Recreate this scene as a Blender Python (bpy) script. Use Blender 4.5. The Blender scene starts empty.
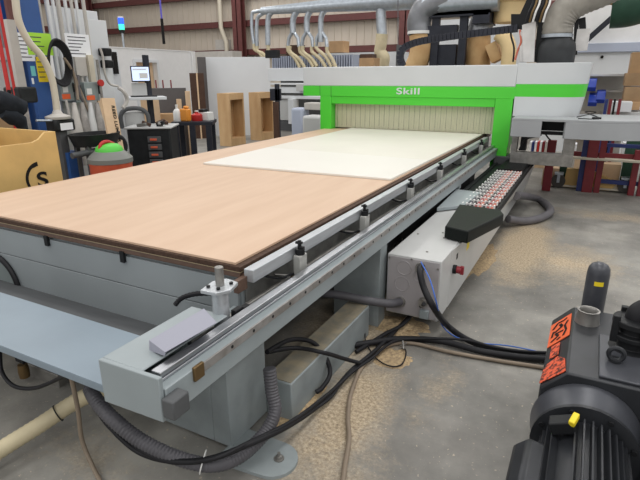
import bpy, bmesh, math, random
from mathutils import Vector, Matrix
random.seed(7)
PI = math.pi
C = bpy.context.scene.collection
# ------------------------------------------------------------------ camera
F, CX, CY, H = 503.0, 320.0, 240.0, 1.65
vx = -Vector((-684-CX, -(80-CY), -F)).normalized()
vy = Vector((599-CX, -(74-CY), -F)).normalized()
vx = (vx - vx.dot(vy)*vy).normalized()
vz = vx.cross(vy)
R = Matrix((vx, vy, vz))                 # world = R @ cam
cam_d = bpy.data.cameras.new('camera'); cam = bpy.data.objects.new('camera', cam_d); C.objects.link(cam)
cam_d.sensor_width = 36; cam_d.lens = F*36/640; cam_d.clip_end = 200
cam.matrix_world = Matrix.Translation((0, 0, H)) @ R.to_4x4()
bpy.context.scene.camera = cam

def ray(px, py): return R @ Vector((px-CX, -(py-CY), -F))
def at(px, py, x=None, y=None, z=None):
    d = ray(px, py)
    t = (z-H)/d.z if z is not None else (x/d.x if x is not None else y/d.y)
    return Vector((0, 0, H)) + t*d

# ------------------------------------------------------------------ materials
MATS = {}
def mat(name, col, rough=.5, metal=0, var=0, scale=8, bump=0, stretch=(1, 1, 1), col2=None, trans=0, emit=None, es=0, coat=0, detail=5, lo=.35, hi=.65):
    m = bpy.data.materials.new(name); m.use_nodes = True
    nt = m.node_tree; b = nt.nodes['Principled BSDF']
    def lin(c): return tuple(((v/255)/12.92 if v/255 <= .04045 else ((v/255+.055)/1.055)**2.4) for v in c)+(1,)
    c = lin(col)
    b.inputs['Base Color'].default_value = c; b.inputs['Roughness'].default_value = rough; b.inputs['Metallic'].default_value = metal
    if sum(col) < 190 and not metal: b.inputs['Specular IOR Level'].default_value = .22
    if trans: b.inputs['Transmission Weight'].default_value = trans
    if coat: b.inputs['Coat Weight'].default_value = coat
    if emit: b.inputs['Emission Color'].default_value = lin(emit); b.inputs['Emission Strength'].default_value = es
    if var or bump or col2:
        tc = nt.nodes.new('ShaderNodeTexCoord'); mp = nt.nodes.new('ShaderNodeMapping'); mp.inputs['Scale'].default_value = stretch
        nz = nt.nodes.new('ShaderNodeTexNoise'); nz.inputs['Scale'].default_value = scale; nz.inputs['Detail'].default_value = detail
        nt.links.new(tc.outputs['Object'], mp.inputs[0]); nt.links.new(mp.outputs[0], nz.inputs['Vector'])
        if var or col2:
            cr = nt.nodes.new('ShaderNodeValToRGB'); cr.color_ramp.elements[0].position = lo; cr.color_ramp.elements[1].position = hi
            if col2: a, e = c, lin(col2)
            else:
                a = tuple(v*(1-var) for v in c[:3])+(1,); e = tuple(min(1, v*(1+var)) for v in c[:3])+(1,)
            cr.color_ramp.elements[0].color = a; cr.color_ramp.elements[1].color = e
            nt.links.new(nz.outputs['Fac'], cr.inputs[0]); nt.links.new(cr.outputs[0], b.inputs['Base Color'])
        if bump:
            bp = nt.nodes.new('ShaderNodeBump'); bp.inputs['Strength'].default_value = bump; bp.inputs['Distance'].default_value = .01
            nt.links.new(nz.outputs['Fac'], bp.inputs['Height']); nt.links.new(bp.outputs[0], b.inputs['Normal'])
    MATS[name] = m
    return m
M = MATS
mat('machine_grey', (144, 153, 156), .45, var=.06, scale=3)
mat('bumper_grey', (158, 161, 164), .5, var=.05, scale=3)
mat('post_grey', (176, 176, 172), .45, .2, var=.08, scale=12)
mat('shaded_plate_grey', (158, 154, 156), .5, var=.04, scale=3)  # enclosure paint darkened: shade on its near end is put into the colour
mat('hood_white', (204, 208, 210), .35, var=.02, scale=2)
mat('machine_grey_dusty', (138, 146, 148), .6, var=.12, scale=6)
mat('end_wall_grey', (142, 149, 152), .5, var=.05, scale=3)
mat('tray_pale', (128, 142, 153), .4, var=.05, scale=3)
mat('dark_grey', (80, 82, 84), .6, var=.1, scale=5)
mat('frame_grey', (66, 68, 68), .7, var=.15, scale=5)
mat('white_paint', (214, 217, 220), .35, var=.02, scale=2)
mat('offwhite_paint', (190, 191, 190), .4, var=.03, scale=4)
mat('green_paint', (78, 206, 56), .35)
mat('board_tan', (198, 168, 142), .55, col2=(207, 179, 154), scale=2.2, stretch=(4, .5, 1), lo=.3, hi=.7, detail=7)
mat('board_edge', (74, 56, 46), .7, var=.25, scale=60)
mat('phenolic', (96, 74, 62), .5, var=.12, scale=30)
mat('white_sheet', (222, 219, 211), .45, var=.01, scale=2)
mat('cream_sheet', (219, 215, 204), .45, var=.02, scale=2)
mat('sheet_edge', (176, 160, 128), .7)
mat('aluminium', (186, 190, 194), .38, .55, var=.06, scale=20, stretch=(4, .4, 4))
mat('chrome', (172, 174, 178), .3, .9, var=.08, scale=12)
mat('steel_dull', (150, 148, 144), .42, .7, var=.18, scale=14)
mat('rack_strip', (132, 128, 124), .5, .35, col2=(158, 156, 154), scale=14)
mat('brass', (120, 98, 66), .45, .7)
mat('black_plastic', (30, 31, 33), .45, var=.1)
mat('black_cover', (10, 16, 14), .5, var=.15, scale=14)
mat('black_rubber', (34, 34, 37), .5, var=.15)
mat('hose_grey', (96, 94, 98), .55, var=.1)
mat('hose_dark', (84, 83, 88), .5, var=.12)
mat('hose_cream', (196, 184, 152), .55, var=.08)
mat('hose_tan', (134, 120, 104), .6, var=.1)
mat('blue_wire', (60, 104, 190), .5)
mat('cable_red', (150, 48, 44), .5); mat('cable_orange', (190, 104, 84), .5)
mat('white_plastic', (224, 224, 222), .45)
mat('red_plastic', (186, 42, 40), .45); mat('red_knob', (140, 40, 50), .4)
mat('orange_sticker', (236, 104, 56), .5); mat('yellow', (234, 208, 40), .5)
mat('strip_curtain', (196, 194, 168), .4, var=.06, scale=18, stretch=(4, 1, .4))
mat('pump_grey', (72, 74, 80), .36, .25, var=.1, scale=8)
mat('pump_dark', (46, 48, 52), .4, .3, var=.15, scale=9)
mat('flame_sticker', (232, 96, 60), .5, col2=(60, 26, 22), scale=45, lo=.45, hi=.6)
mat('wood_pale', (206, 172, 128), .6, col2=(190, 152, 108), scale=5, stretch=(1, 1, .3))
mat('wood_light', (212, 182, 148), .6, var=.06, scale=6)
mat('plywood_yellow', (208, 172, 108), .55, var=.08, scale=5)
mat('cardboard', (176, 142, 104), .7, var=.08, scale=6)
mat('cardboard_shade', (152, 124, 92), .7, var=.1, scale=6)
mat('wall_cream', (206, 196, 182), .8, var=.04, scale=1)
mat('maroon_steel', (98, 54, 52), .55, var=.1)
mat('rack_maroon', (120, 34, 42), .45, var=.1); mat('rack_blue', (38, 52, 112), .45, var=.1); mat('rack_green', (48, 76, 62), .5, var=.1)
mat('white_wall', (222, 222, 222), .7, var=.02)
mat('column_blue', (44, 84, 146), .45, var=.08, scale=4)
mat('paper', (238, 240, 244), .7); mat('paper_green', (172, 226, 70), .7); mat('paper_cyan', (120, 200, 200), .7)
mat('ink', (70, 72, 80), .7); mat('ink_black', (24, 22, 22), .7)
mat('galvanised', (178, 186, 194), .32, .6, var=.1, scale=12)
mat('duct_grey', (126, 128, 132), .4, .5, var=.12, scale=6)
mat('filter_tan', (204, 170, 124), .8, col2=(182, 144, 98), scale=3)
mat('filter_pale', (226, 200, 152), .8, var=.06, scale=3)
mat('black_frame', (44, 46, 54), .5, var=.12)
mat('flex_duct', (150, 146, 138), .6, .1, var=.1, scale=10)
mat('boot_black', (52, 54, 56), .5, var=.12)
mat('clear_plate', (200, 198, 196), .25, .1, var=.1)
mat('screen', (190, 205, 235), .3, emit=(200, 214, 245), es=.9)
mat('steel_blue_grey', (170, 178, 196), .5)
mat('guard_grey', (146, 147, 160), .5)
mat('tool_black', (36, 38, 40), .45, var=.2, scale=10)
mat('vac_grey', (120, 122, 118), .5); mat('vac_orange', (206, 92, 62), .5, var=.1); mat('vac_green', (88, 200, 70), .45)
mat('dark_panel', (88, 84, 84), .6, var=.05); mat('brown_panel', (78, 58, 48), .5, var=.12, scale=8)
mat('fabric_dark', (34, 38, 44), .9, var=.3, scale=12, bump=.4)
mat('fabric_grey', (150, 146, 142), .9, var=.25, scale=9, bump=.4)
mat('box_grey', (146, 156, 156), .45, .2, var=.06); mat('pvc_grey', (188, 184, 178), .5, var=.05)
mat('bin_blue', (30, 62, 168), .4)
mat('lamp_blue', (40, 90, 230), .3, emit=(40, 90, 255), es=1.2); mat('lamp_green', (70, 220, 190), .3, emit=(60, 230, 190), es=1.2)
mat('sawdust', (196, 172, 134), .95, col2=(150, 130, 104), scale=60, bump=.6)
mat('settled_dust', (150, 140, 118), .95, col2=(128, 124, 112), scale=14, bump=.2)
mat('purple_cord', (96, 88, 190), .5); mat('conduit_cream', (206, 198, 180), .5)
mat('caster', (70, 66, 62), .5)

def floor_mat():
    m = bpy.data.materials.new('shop_floor'); m.use_nodes = True; nt = m.node_tree; N = nt.nodes; L = nt.links
    b = N['Principled BSDF']; b.inputs['Roughness'].default_value = .55
    tc = N.new('ShaderNodeNewGeometry')
    def noise(sc, det, rough=.6):
        n = N.new('ShaderNodeTexNoise'); n.inputs['Scale'].default_value = sc; n.inputs['Detail'].default_value = det; n.inputs['Roughness'].default_value = rough
        L.new(tc.outputs['Position'], n.inputs['Vector']); return n.outputs['Fac']
    def ramp(fac, stops):
        r = N.new('ShaderNodeValToRGB'); cr = r.color_ramp
        while len(cr.elements) < len(stops): cr.elements.new(.5)
        for e, (p, c) in zip(cr.elements, stops): e.position = p; e.color = tuple((v/255)**2.2 for v in c)+(1,)
        L.new(fac, r.inputs[0]); return r.outputs[0]
    def math_(op, a, bb=None):
        n = N.new('ShaderNodeMath'); n.operation = op
        for i, v in enumerate((a, bb)):
            if v is None: continue
            if isinstance(v, (int, float)): n.inputs[i].default_value = v
            else: L.new(v, n.inputs[i])
        n.use_clamp = False; return n.outputs[0]
    def mix(f, a, bb):
        n = N.new('ShaderNodeMix'); n.data_type = 'RGBA'; L.new(f, n.inputs[0]); L.new(a, n.inputs[6]); L.new(bb, n.inputs[7]); return n.outputs[2]
    base = ramp(noise(1.3, 9, .65), [(.3, (112, 111, 107)), (.5, (146, 144, 139)), (.7, (178, 175, 168))])
    grime = ramp(noise(.55, 6, .6), [(.40, (96, 86, 76)), (.6, (240, 240, 236))])
    mm = N.new('ShaderNodeMix'); mm.data_type = 'RGBA'; mm.blend_type = 'MULTIPLY'; mm.inputs[0].default_value = .45
    L.new(base, mm.inputs[6]); L.new(grime, mm.inputs[7]); base = mm.outputs[2]
    # sawdust lies in drifts
    tot = None
    for (x, y, r, sx, sy, amt) in [(-.42, 5.2, .5, .55, 1.9, .95), (-.05, 4.9, .6, 1.0, 1.1, .62), (-1.25, 2.9, .5, .7, 1.2, .8), (-.9, 2.0, .42, .5, 1.4, .8), (-1.8, 1.15, .4, 1.2, .6, .42), (0.5, 6.9, .6, 1.8, .6, .5), (-.75, 1.5, .5, .6, 1, .55), (-.55, 2.4, .4, .5, 1.4, .42)]:
        mp = N.new('ShaderNodeMapping'); mp.vector_type = 'POINT'
        mp.inputs['Location'].default_value = (-x/sx, -y/sy, 0); mp.inputs['Scale'].default_value = (1/sx, 1/sy, 0)
        L.new(tc.outputs['Position'], mp.inputs[0])
        ln = N.new('ShaderNodeVectorMath'); ln.operation = 'LENGTH'; L.new(mp.outputs[0], ln.inputs[0])
        v = math_('MULTIPLY', math_('MAXIMUM', math_('SUBTRACT', 1.0, math_('DIVIDE', ln.outputs['Value'], r*1.9)), 0.0), amt)
        tot = v if tot is None else math_('MAXIMUM', tot, v)
    fine = noise(30, 8, .85); mid = noise(3.2, 9, .75)
    f = math_('ADD', math_('MULTIPLY', tot, 1.5), math_('ADD', math_('MULTIPLY', mid, 1.0), math_('MULTIPLY', fine, .7)))
    mr = N.new('ShaderNodeMapRange'); mr.inputs[1].default_value = 1.28; mr.inputs[2].default_value = 1.8; L.new(f, mr.inputs[0])
    saw = ramp(noise(55, 5, .8), [(.32, (112, 98, 82)), (.5, (176, 158, 132)), (.68, (216, 201, 174))])
    out = mix(mr.outputs[0], base, saw)
    sp = N.new('ShaderNodeMapRange'); sp.inputs[1].default_value = .64; sp.inputs[2].default_value = .7; L.new(noise(42, 3, .6), sp.inputs[0])
    spc = N.new('ShaderNodeRGB'); spc.outputs[0].default_value = (.62, .52, .38, 1)
    spf = math_('MULTIPLY', sp.outputs[0], .55)
    out = mix(spf, out, spc.outputs[0])
    L.new(out, b.inputs['Base Color'])
    bp = N.new('ShaderNodeBump'); bp.inputs['Strength'].default_value = .25; bp.inputs['Distance'].default_value = .01; L.new(fine, bp.inputs['Height']); L.new(bp.outputs[0], b.inputs['Normal'])
    return m
M['shop_floor'] = floor_mat()

# ------------------------------------------------------------------ mesh tools
class MB:
    def __init__(s): s.bm = bmesh.new(); s.mats = []; s.mi = 0
    def use(s, name):
        if name not in s.mats: s.mats.append(name)
        s.mi = s.mats.index(name); return s
    def _add(s, vs, fs, smooth=False):
        V = [s.bm.verts.new(v) for v in vs]
        for f in fs:
            try:
                fc = s.bm.faces.new([V[i] for i in f]); fc.material_index = s.mi; fc.smooth = smooth
            except ValueError: pass
        return s
    def box(s, x0, x1, y0, y1, z0, z1, mx=None):
        vs = [Vector((x, y, z)) for x in (x0, x1) for y in (y0, y1) for z in (z0, z1)]
        if mx is not None: vs = [mx @ v for v in vs]
        return s._add(vs, [(0, 1, 3, 2), (4, 6, 7, 5), (0, 4, 5, 1), (2, 3, 7, 6), (0, 2, 6, 4), (1, 5, 7, 3)])
    def bar(s, a, b, w, h, up=(0, 0, 1)):
        a, b = Vector(a), Vector(b); d = (b-a); L = d.length; d.normalize()
        u = Vector(up)
        if abs(u.dot(d)) > .98: u = Vector((1, 0, 0))
        sd = d.cross(u).normalized(); u = sd.cross(d)
        mx = Matrix(((sd.x, d.x, u.x, a.x), (sd.y, d.y, u.y, a.y), (sd.z, d.z, u.z, a.z), (0, 0, 0, 1)))
        return s.box(-w/2, w/2, 0, L, -h/2, h/2, mx)
    def tube(s, pts, r, seg=10, cap=True, rib=0, ribd=.12, closed=False):
        P = [Vector(p) for p in pts]; n = len(P); rings = []
        rr = r if isinstance(r, (list, tuple)) else None
        prev = None; idx = 0; V = []
        for i, p in enumerate(P):
            if closed: t = (P[(i+1) % n]-P[i-1])
            else: t = (P[min(i+1, n-1)]-P[max(i-1, 0)])
            t.normalize()
            if prev is None:
                u = Vector((0, 0, 1)) if abs(t.z) < .9 else Vector((1, 0, 0))
                u = (u-u.dot(t)*t).normalized()
            else: u = (prev-prev.dot(t)*t).normalized()
            prev = u; w = t.cross(u); ra = rr[i] if rr else r
            if rib: ra *= 1+(ribd if i % 2 else -ribd)
            rings.append([p+ra*(math.cos(2*PI*k/seg)*u+math.sin(2*PI*k/seg)*w) for k in range(seg)])
        vs = [v for rg in rings for v in rg]; fs = []
        for i in range(n if closed else n-1):
            a = i*seg; b = ((i+1) % n)*seg
            for k in range(seg): fs.append((a+k, a+(k+1) % seg, b+(k+1) % seg, b+k))
        if cap and not closed:
            fs.append(tuple(range(seg))[::-1]); fs.append(tuple(range((n-1)*seg, n*seg)))
        s._add(vs, fs, True)
        return s
    def cyl(s, a, b, r, seg=16, r2=None): return s.tube([a, b], [r, r if r2 is None else r2], seg)
    def lathe(s, c, prof, axis=(0, 0, 1), seg=24):
        c = Vector(c); ax = Vector(axis).normalized()
        return s.tube([c+ax*h for _, h in prof], [max(rr, .0005) for rr, _ in prof], seg) if False else s._lathe(c, prof, ax, seg)
    def _lathe(s, c, prof, ax, seg):
        u = Vector((0, 0, 1)) if abs(ax.z) < .9 else Vector((1, 0, 0)); u = (u-u.dot(ax)*ax).normalized(); w = ax.cross(u)
        vs = []; fs = []
        for (r, h) in prof:
            for k in range(seg): vs.append(c+ax*h+max(r, .0004)*(math.cos(2*PI*k/seg)*u+math.sin(2*PI*k/seg)*w))
        for i in range(len(prof)-1):
            for k in range(seg): fs.append((i*seg+k, i*seg+(k+1) % seg, (i+1)*seg+(k+1) % seg, (i+1)*seg+k))
        fs.append(tuple(range(seg))[::-1]); fs.append(tuple(range((len(prof)-1)*seg, len(prof)*seg)))
        return s._add(vs, fs, True)
    def prism(s, poly, off):
        a = [Vector(p) for p in poly]; off = Vector(off); n = len(a)
        return s._add(a+[p+off for p in a], [tuple(range(n))[::-1], tuple(range(n, 2*n))]+[(i, (i+1) % n, n+(i+1) % n, n+i) for i in range(n)])
    def quad(s, *p): return s._add([Vector(v) for v in p], [tuple(range(len(p)))])
    def build(s, name, m=None, parent=None, bevel=0, segs=2):
        if not s.mats: s.mats = [m]
        bmesh.ops.recalc_face_normals(s.bm, faces=s.bm.faces)
        me = bpy.data.meshes.new(name)
        vs = [v.co for v in s.bm.verts]
        if parent is not None:
            o = org(parent)
        else:
            xs = [v.x for v in vs]; ys = [v.y for v in vs]; o = Vector(((min(xs)+max(xs))/2, (min(ys)+max(ys))/2, min(v.z for v in vs)))
        for v in s.bm.verts: v.co -= o
        s.bm.to_mesh(me); s.bm.free()
        for mm in s.mats: me.materials.append(M[mm])
        ob = bpy.data.objects.new(name, me); C.objects.link(ob)
        if parent is not None: ob.parent = parent
        else: ob.location = o
        if bevel:
            md = ob.modifiers.new('bevel', 'BEVEL'); md.width = bevel; md.segments = segs; md.limit_method = 'ANGLE'; md.angle_limit = .6
            md.harden_normals = False
        try:
            for p in me.polygons: pass
            me.set_sharp_from_angle(angle=.7)
        except Exception: pass
        return ob
def org(o):
    v = Vector((0, 0, 0))
    while o is not None: v += o.location; o = o.parent
    return v
def thing(name, label, cat, loc, group=None):
    o = bpy.data.objects.new(name, None); C.objects.link(o); o.location = loc; o.empty_display_size = .1
    return tag(o, label, cat, group)
def tag(o, label, cat, group=None):
    o['label'] = label; o['category'] = cat
    if group: o['group'] = group
    return o
def struct(o): o['kind'] = 'structure'; return o
def spline(pts, n=8):
    P = [Vector(p) for p in pts]; out = []
    for i in range(len(P)-1):
        p0 = P[max(i-1, 0)]; p1 = P[i]; p2 = P[i+1]; p3 = P[min(i+2, len(P)-1)]
        for k in range(n):
            t = k/n
            out.append(.5*((2*p1)+(-p0+p2)*t+(2*p0-5*p1+4*p2-p3)*t*t+(-p0+3*p1-3*p2+p3)*t*t*t))
    out.append(P[-1]); return out
def resample(P, step):
    out = [P[0]]; acc = 0
    for a, b in zip(P, P[1:]):
        L = (b-a).length
        while acc+L >= step:
            t = (step-acc)/L; a = a.lerp(b, t); L = (b-a).length; out.append(a); acc = 0
        acc += L
    return out
def text_mesh(name, body, size, origin, right, up, depth, m, parent, sx=1.0, offset=0):
    """raised lettering: converted once to a mesh, laid along right/up from origin (lower left)"""
    cu = bpy.data.curves.new(name, 'FONT'); cu.body = body; cu.size = size; cu.extrude = depth/2; cu.offset = offset; cu.space_character = 1.08
    t = bpy.data.objects.new(name, cu); C.objects.link(t)
    dg = bpy.context.evaluated_depsgraph_get(); dg.update()
    me = bpy.data.meshes.new_from_object(t.evaluated_get(dg)); me.name = name
    C.objects.unlink(t); bpy.data.objects.remove(t)
    r = Vector(right).normalized(); u = Vector(up).normalized(); n = r.cross(u); o = Vector(origin)-(org(parent) if parent else Vector())
    for v in me.vertices:
        c = v.co.copy(); v.co = o+r*c.x*sx+u*c.y+n*c.z
    me.materials.clear(); me.materials.append(M[m])
    ob = bpy.data.objects.new(name, me); C.objects.link(ob); ob.parent = parent
    return ob

# ------------------------------------------------------------------ setting
struct(MB().box(-22, 12, -3, 18.3, -.2, 0).build('floor', 'shop_floor'))
def panel_wall(name, mb): return struct(mb.build(name, 'wall_cream'))
w = MB().use('wall_cream').box(-22, 12, 18, 18.3, 0, 7.5)
for i in range(110): w.box(-21.8+i*.3, -21.77+i*.3, 17.975, 18, 0, 7.5)
w.build('wall_back')['kind'] = 'structure'
w = MB().use('wall_cream').box(-22.2, -21.9, -3, 18.3, 0, 7.5)
for i in range(68): w.box(-21.9, -21.875, -2.5+i*.3, -2.47+i*.3, 0, 7.5)
w.build('wall_left')['kind'] = 'structure'
k = 0
for z in (2.55, 3.62, 4.75):
    k += 1; struct(MB().box(-21.6, 12, 17.7, 17.95, z-.11, z+.11).build('trim_%d' % k, 'maroon_steel'))
    k += 1; struct(MB().box(-21.85, -21.6, -3, 17.9, z-.1+.0, z+.12).build('trim_%d' % k, 'maroon_steel'))
def ibeam(x, y, w_=.42, d=.3, top=7.4):
    b = MB(); b.box(x-w_/2, x+w_/2, y-d/2, y-d/2+.03, 0, top); b.box(x-w_/2, x+w_/2, y+d/2-.03, y+d/2, 0, top); b.box(x-.02, x+.02, y-d/2, y+d/2, 0, top)
    return b
for x in (-21.3, at(237, 30, y=17.25).x, -5.9):
    k += 1; struct(ibeam(x, 17.4).build('trim_%d' % k, 'maroon_steel'))
# office partition on the left, white, with a door opening onto a tan door
w = MB(); xw = -11.7
w.box(xw-.12, xw, 2, 10.95, 0, 2.38); w.box(xw-.12, xw, 11.75, 13.3, 0, 2.38); w.box(xw-.12, xw, 10.95, 11.75, 2.03, 2.38)
w.box(xw-.14, xw+.02, 2, 13.3, 2.38, 2.41)
struct(w.build('wall_office', 'white_wall'))
xo = at(193, 60, y=13.3).x
w = MB(); w.box(-11.7, xo, 13.3, 13.42, 0, 2.36); w.box(-11.7, xo, 13.28, 13.44, 2.36, 2.4)
struct(w.build('wall_office_end', 'white_wall'))
d = struct(MB().box(-11.9, -11.86, 10.95, 11.75, 0, 2.03).build('door_1', 'wood_light'))
tr = MB(); tr.box(-11.7, -11.66, 10.87, 10.95, 0, 2.11); tr.box(-11.7, -11.66, 11.75, 11.83, 0, 2.11); tr.box(-11.7, -11.66, 10.95, 11.75, 2.03, 2.11)
struct(tr.build('trim_20', 'white_paint'))

# ------------------------------------------------------------------ the router (moving-gantry machine with its table)
XR, YN, YF, TZ = -1.292, 1.68, 7.9, .85
XL = -3.75
rt = thing('cnc_router', 'large grey and green flatbed router with white gantry hood, filling the middle of the shop', 'machine', (-2.5, 4.5, 0))
# bed body
b = MB(); b.box(XL+.02, XR-.02, YN+.03, YF, .39, .772)
b.build('bed_body', 'end_wall_grey', rt)
e = MB().use('end_wall_grey'); e.box(XL+.02, XR-.03, YN+.012, YN+.03, .40, .60); e.box(XL+.02, XR-.03, YN+.012, YN+.03, .605, .765)
ew = e.build('end_panel', None, rt, .002)
for p in ((46, 240), (122, 256)):
    sl = MB(); c = at(*p, y=YN); sl.box(c.x-.014, c.x+.014, YN-.004, YN+.012, c.z-.035, c.z+.025); sl.build('slot', 'black_plastic', ew)
# round access opening with rubber edge on the left of the end panel
c = Vector((-3.22, YN, .38))
op = MB().use('box_grey').lathe((c.x, YN+.011, c.z), [(.20, 0), (.20, -.008)], (0, 1, 0), 32)
op.build('access_cover', None, rt)
MB().tube([Vector((c.x+.205*math.cos(a), YN-.004, c.z+.205*math.sin(a))) for a in [2*PI*i/40 for i in range(40)]], .016, 8, closed=True).build('rubber_edging', 'black_rubber', rt)
# phenolic bed
bd = MB(); bd.box(XL+.01, XR-.005, YN+.004, YF, .785, .811); bd.build('bed_plate', 'phenolic', rt, .002)
# base beneath
b = MB(); b.box(-3.4, -2.7, 2.2, 7.6, 0.0, .39); b.box(-2.2, -1.6, 3.2, 7.6, 0, .39); b.build('base_frame', 'frame_grey', rt)
# welded corner leg, floor beam and foot plate
lg = MB().use('machine_grey_dusty'); lg.box(-1.75, -1.36, 1.5, 1.67, .012, .375); lg.box(-1.36, -1.262, 1.5, 1.8, .012, .589)
leg = lg.build('leg', None, rt, .004)
lg2 = MB(); lg2.box(-1.44, -1.10, 2.93, 3.05, 0, .59)
lg2.build('leg', 'machine_grey_dusty', rt, .003)
for yy in (4.6, 6.4): MB().box(-1.5, -1.25, yy, yy+.3, 0, .59).build('leg', 'frame_grey', rt)
fb = MB().use('machine_grey_dusty')
zt = .215; xr_ = -1.115; xl_ = at(346, 303, z=zt).x
fb.box(xl_, xr_, 1.802, 2.80, 0, zt)
fbm = fb.build('floor_beam', None, rt, .006)
MB().box(xl_+.006, xr_-.008, 1.81, 2.79, zt, zt+.004).build('dust_layer', 'settled_dust', fbm)
fp = MB(); pts = [Vector((-1.262, 1.42, 0)), Vector((-1.06, 1.42, 0))]
cc = Vector((-1.05, 1.53, 0))
pts = [Vector((-1.28, 1.40, 0))]+[cc+Vector((.11*math.cos(a), .11*math.sin(a), 0)) for a in [(-90+15*i)*PI/180 for i in range(13)]]+[Vector((-1.28, 1.64, 0))]
fp.prism(pts, (0, 0, .016)); fpl = fp.build('foot_plate', 'machine_grey_dusty', rt)
bo = MB().use('steel_dull'); q = at(279, 458, z=.02); bo.lathe((q.x, q.y, .016), [(.024, 0), (.024, .004), (.014, .0045), (.014, .016), (.008, .017), (.008, .032)], seg=12)
bo.build('anchor_bolt', None, fpl)
# side beam, channel, rack strip and rail
XB = -1.08; Y0 = .985
sb = MB().use('machine_grey'); sb.box(-1.17, XB, Y0, 7.9, .59, .70); sb.box(-1.35, -1.17, Y0, 7.9, .59, .635)
for yy in (5.06,): sb.box(-1.12, XB-.005, yy, yy+.08, .55, .59)
sb.build('side_beam', None, rt, .003)
rs = MB(); rs.box(XB, XB+.008, 1.13, 7.7, .668, .702); rso = rs.build('gear_rack', 'rack_strip', rt, .001)
for i in range(46):
    y = 1.32+i*.14; MB().cyl((XB+.006, y, .685), (XB+.010, y, .685), .0065, 8).build('bolt_hole', 'black_plastic', rso)
MB().box(XB-.002, XB+.011, 1.11, 1.16, .655, .71).build('end_stop', 'brass', rt, .003)
rl = MB(); rl.box(-1.157, -1.118, Y0+.02, 7.8, .70, .712); rl.box(-1.151, -1.124, Y0+.02, 7.8, .712, .722); rl.box(-1.158, -1.117, Y0+.02, 7.8, .722, .738)
rl.build('linear_rail', 'chrome', rt, .003)
# a second lower guide bar in the channel
MB().tube([(-1.265, 1.3, .66), (-1.265, 7.6, .66)], .013, 10).build('guide_bar', 'steel_dull', rt)
# side skirt of table edge (seen between the posts)
MB().box(XR-.02, XR-.008, YN+.05, 7.6, .60, .775).build('side_skirt', 'steel_dull', rt)
# end cap
ec = MB().use('machine_grey'); ec.prism([(-1.36, .965, .575), (-1.085, .965, .585), (-1.085, .965, .748), (-1.36, .965, .742)], (0, .018, 0))
ec.box(-1.36, -1.175, .983, 1.43, .735, .742); ec.box(-1.36, -1.352, .983, 1.43, .60, .735)
ec.build('end_cap', None, rt, .004)
# dark square connector on the end
q = at(171, 404, x=-1.07); MB().box(-1.08, -1.03, q.y-.03, q.y+.045, q.z-.035, q.z+.035).build('limit_switch', 'dark_grey', rt, .006)
# folded guard over the rail end
gd = MB(); P1 = at(149, 341, z=.775); P2 = at(204, 309, z=.80); P3 = at(217, 323, z=.79); P4 = at(165, 353, z=.765)
P5 = P1+Vector((0.0, -.004, -.036))
gd.prism([P1, P2, P3, P4], (0, 0, .003)); gd.prism([P1, P4, P4+Vector((.0, -.004, -.01)), P5], (0, .003, 0)); gd.prism([P1, P2, P2+Vector((0, 0, -.05)), P5], (.003, 0, 0))
gd.build('rail_guard', 'guard_grey', rt, .001)
# tray on the near end
ty0, ty1, tz = 1.03, 1.27, .575
q0 = at(5, 294, z=tz); q1 = at(131, 332, z=tz)
ty1 = (q0.y+q1.y)/2
tt = MB().use('tray_pale'); tt.box(-3.6, -1.362, ty0, ty1, tz-.006, tz); tt.box(-3.6, -1.362, ty0, ty0+.006, tz-.035, tz-.006)
tt.build('end_shelf', None, rt, .002)
sp = MB(); sp.prism([(-3.6, ty1, tz-.003), (-1.37, ty1, tz-.003), (-1.37, YN+.012, .408), (-3.6, YN+.012, .408)], (0, 0, -.006)); sp.build('sloped_panel', 'dark_grey', rt)
MB().box(-1.36, -1.35, 1.25, YN+.02, .39, .60).build('gusset', 'machine_grey', rt)
# clamping bar along the table
cb = MB().use('aluminium'); cb.box(-1.279, -1.228, 1.69, 3.93, .772, .832); cb.box(-1.279, -1.228, 3.934, 7.3, .772, .832)
cb.build('side_fence_bar', None, rt, .003)
MB().box(XR-.006, -1.281, 1.70, 7.4, .775, .80).build('edge_strip', 'phenolic', rt)
# posts with clamps
posts = [2.06, 2.89, 3.83, 4.72, 5.73, 6.7]
for i, y in enumerate(posts):
    p = MB().use('post_grey'); p.box(-1.222, -1.182, y-.036, y+.036, .635, .795)
    po = p.build('clamp_post', None, rt, .003)
    c = MB().use('black_plastic'); c.cyl((-1.202, y, .795), (-1.202, y, .825), .024, 14); c.cyl((-1.205, y, .825), (-1.205, y, .868), .010, 10); c.box(-1.225, -1.190, y-.010, y+.010, .85, .862); c.box(-1.20, -1.18, y-.010, y+.010, .825, .838)
    c.build('clamp_head', None, po, .002)
    a = MB().use('steel_dull'); a.cyl((-1.30, y-.09, .70), (-1.21, y-.01, .68), .007); a.use('black_rubber'); a.tube(spline([(-1.29, y-.2, .735), (-1.25, y-.12, .70), (-1.225, y-.05, .70), (-1.22, y-.02, .69)], 5), .006, 8)
    a.use('brass'); a.cyl((-1.225, y-.05, .68), (-1.21, y-.02, .68), .011, 10)
    a.build('air_fitting', None, po)
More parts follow.
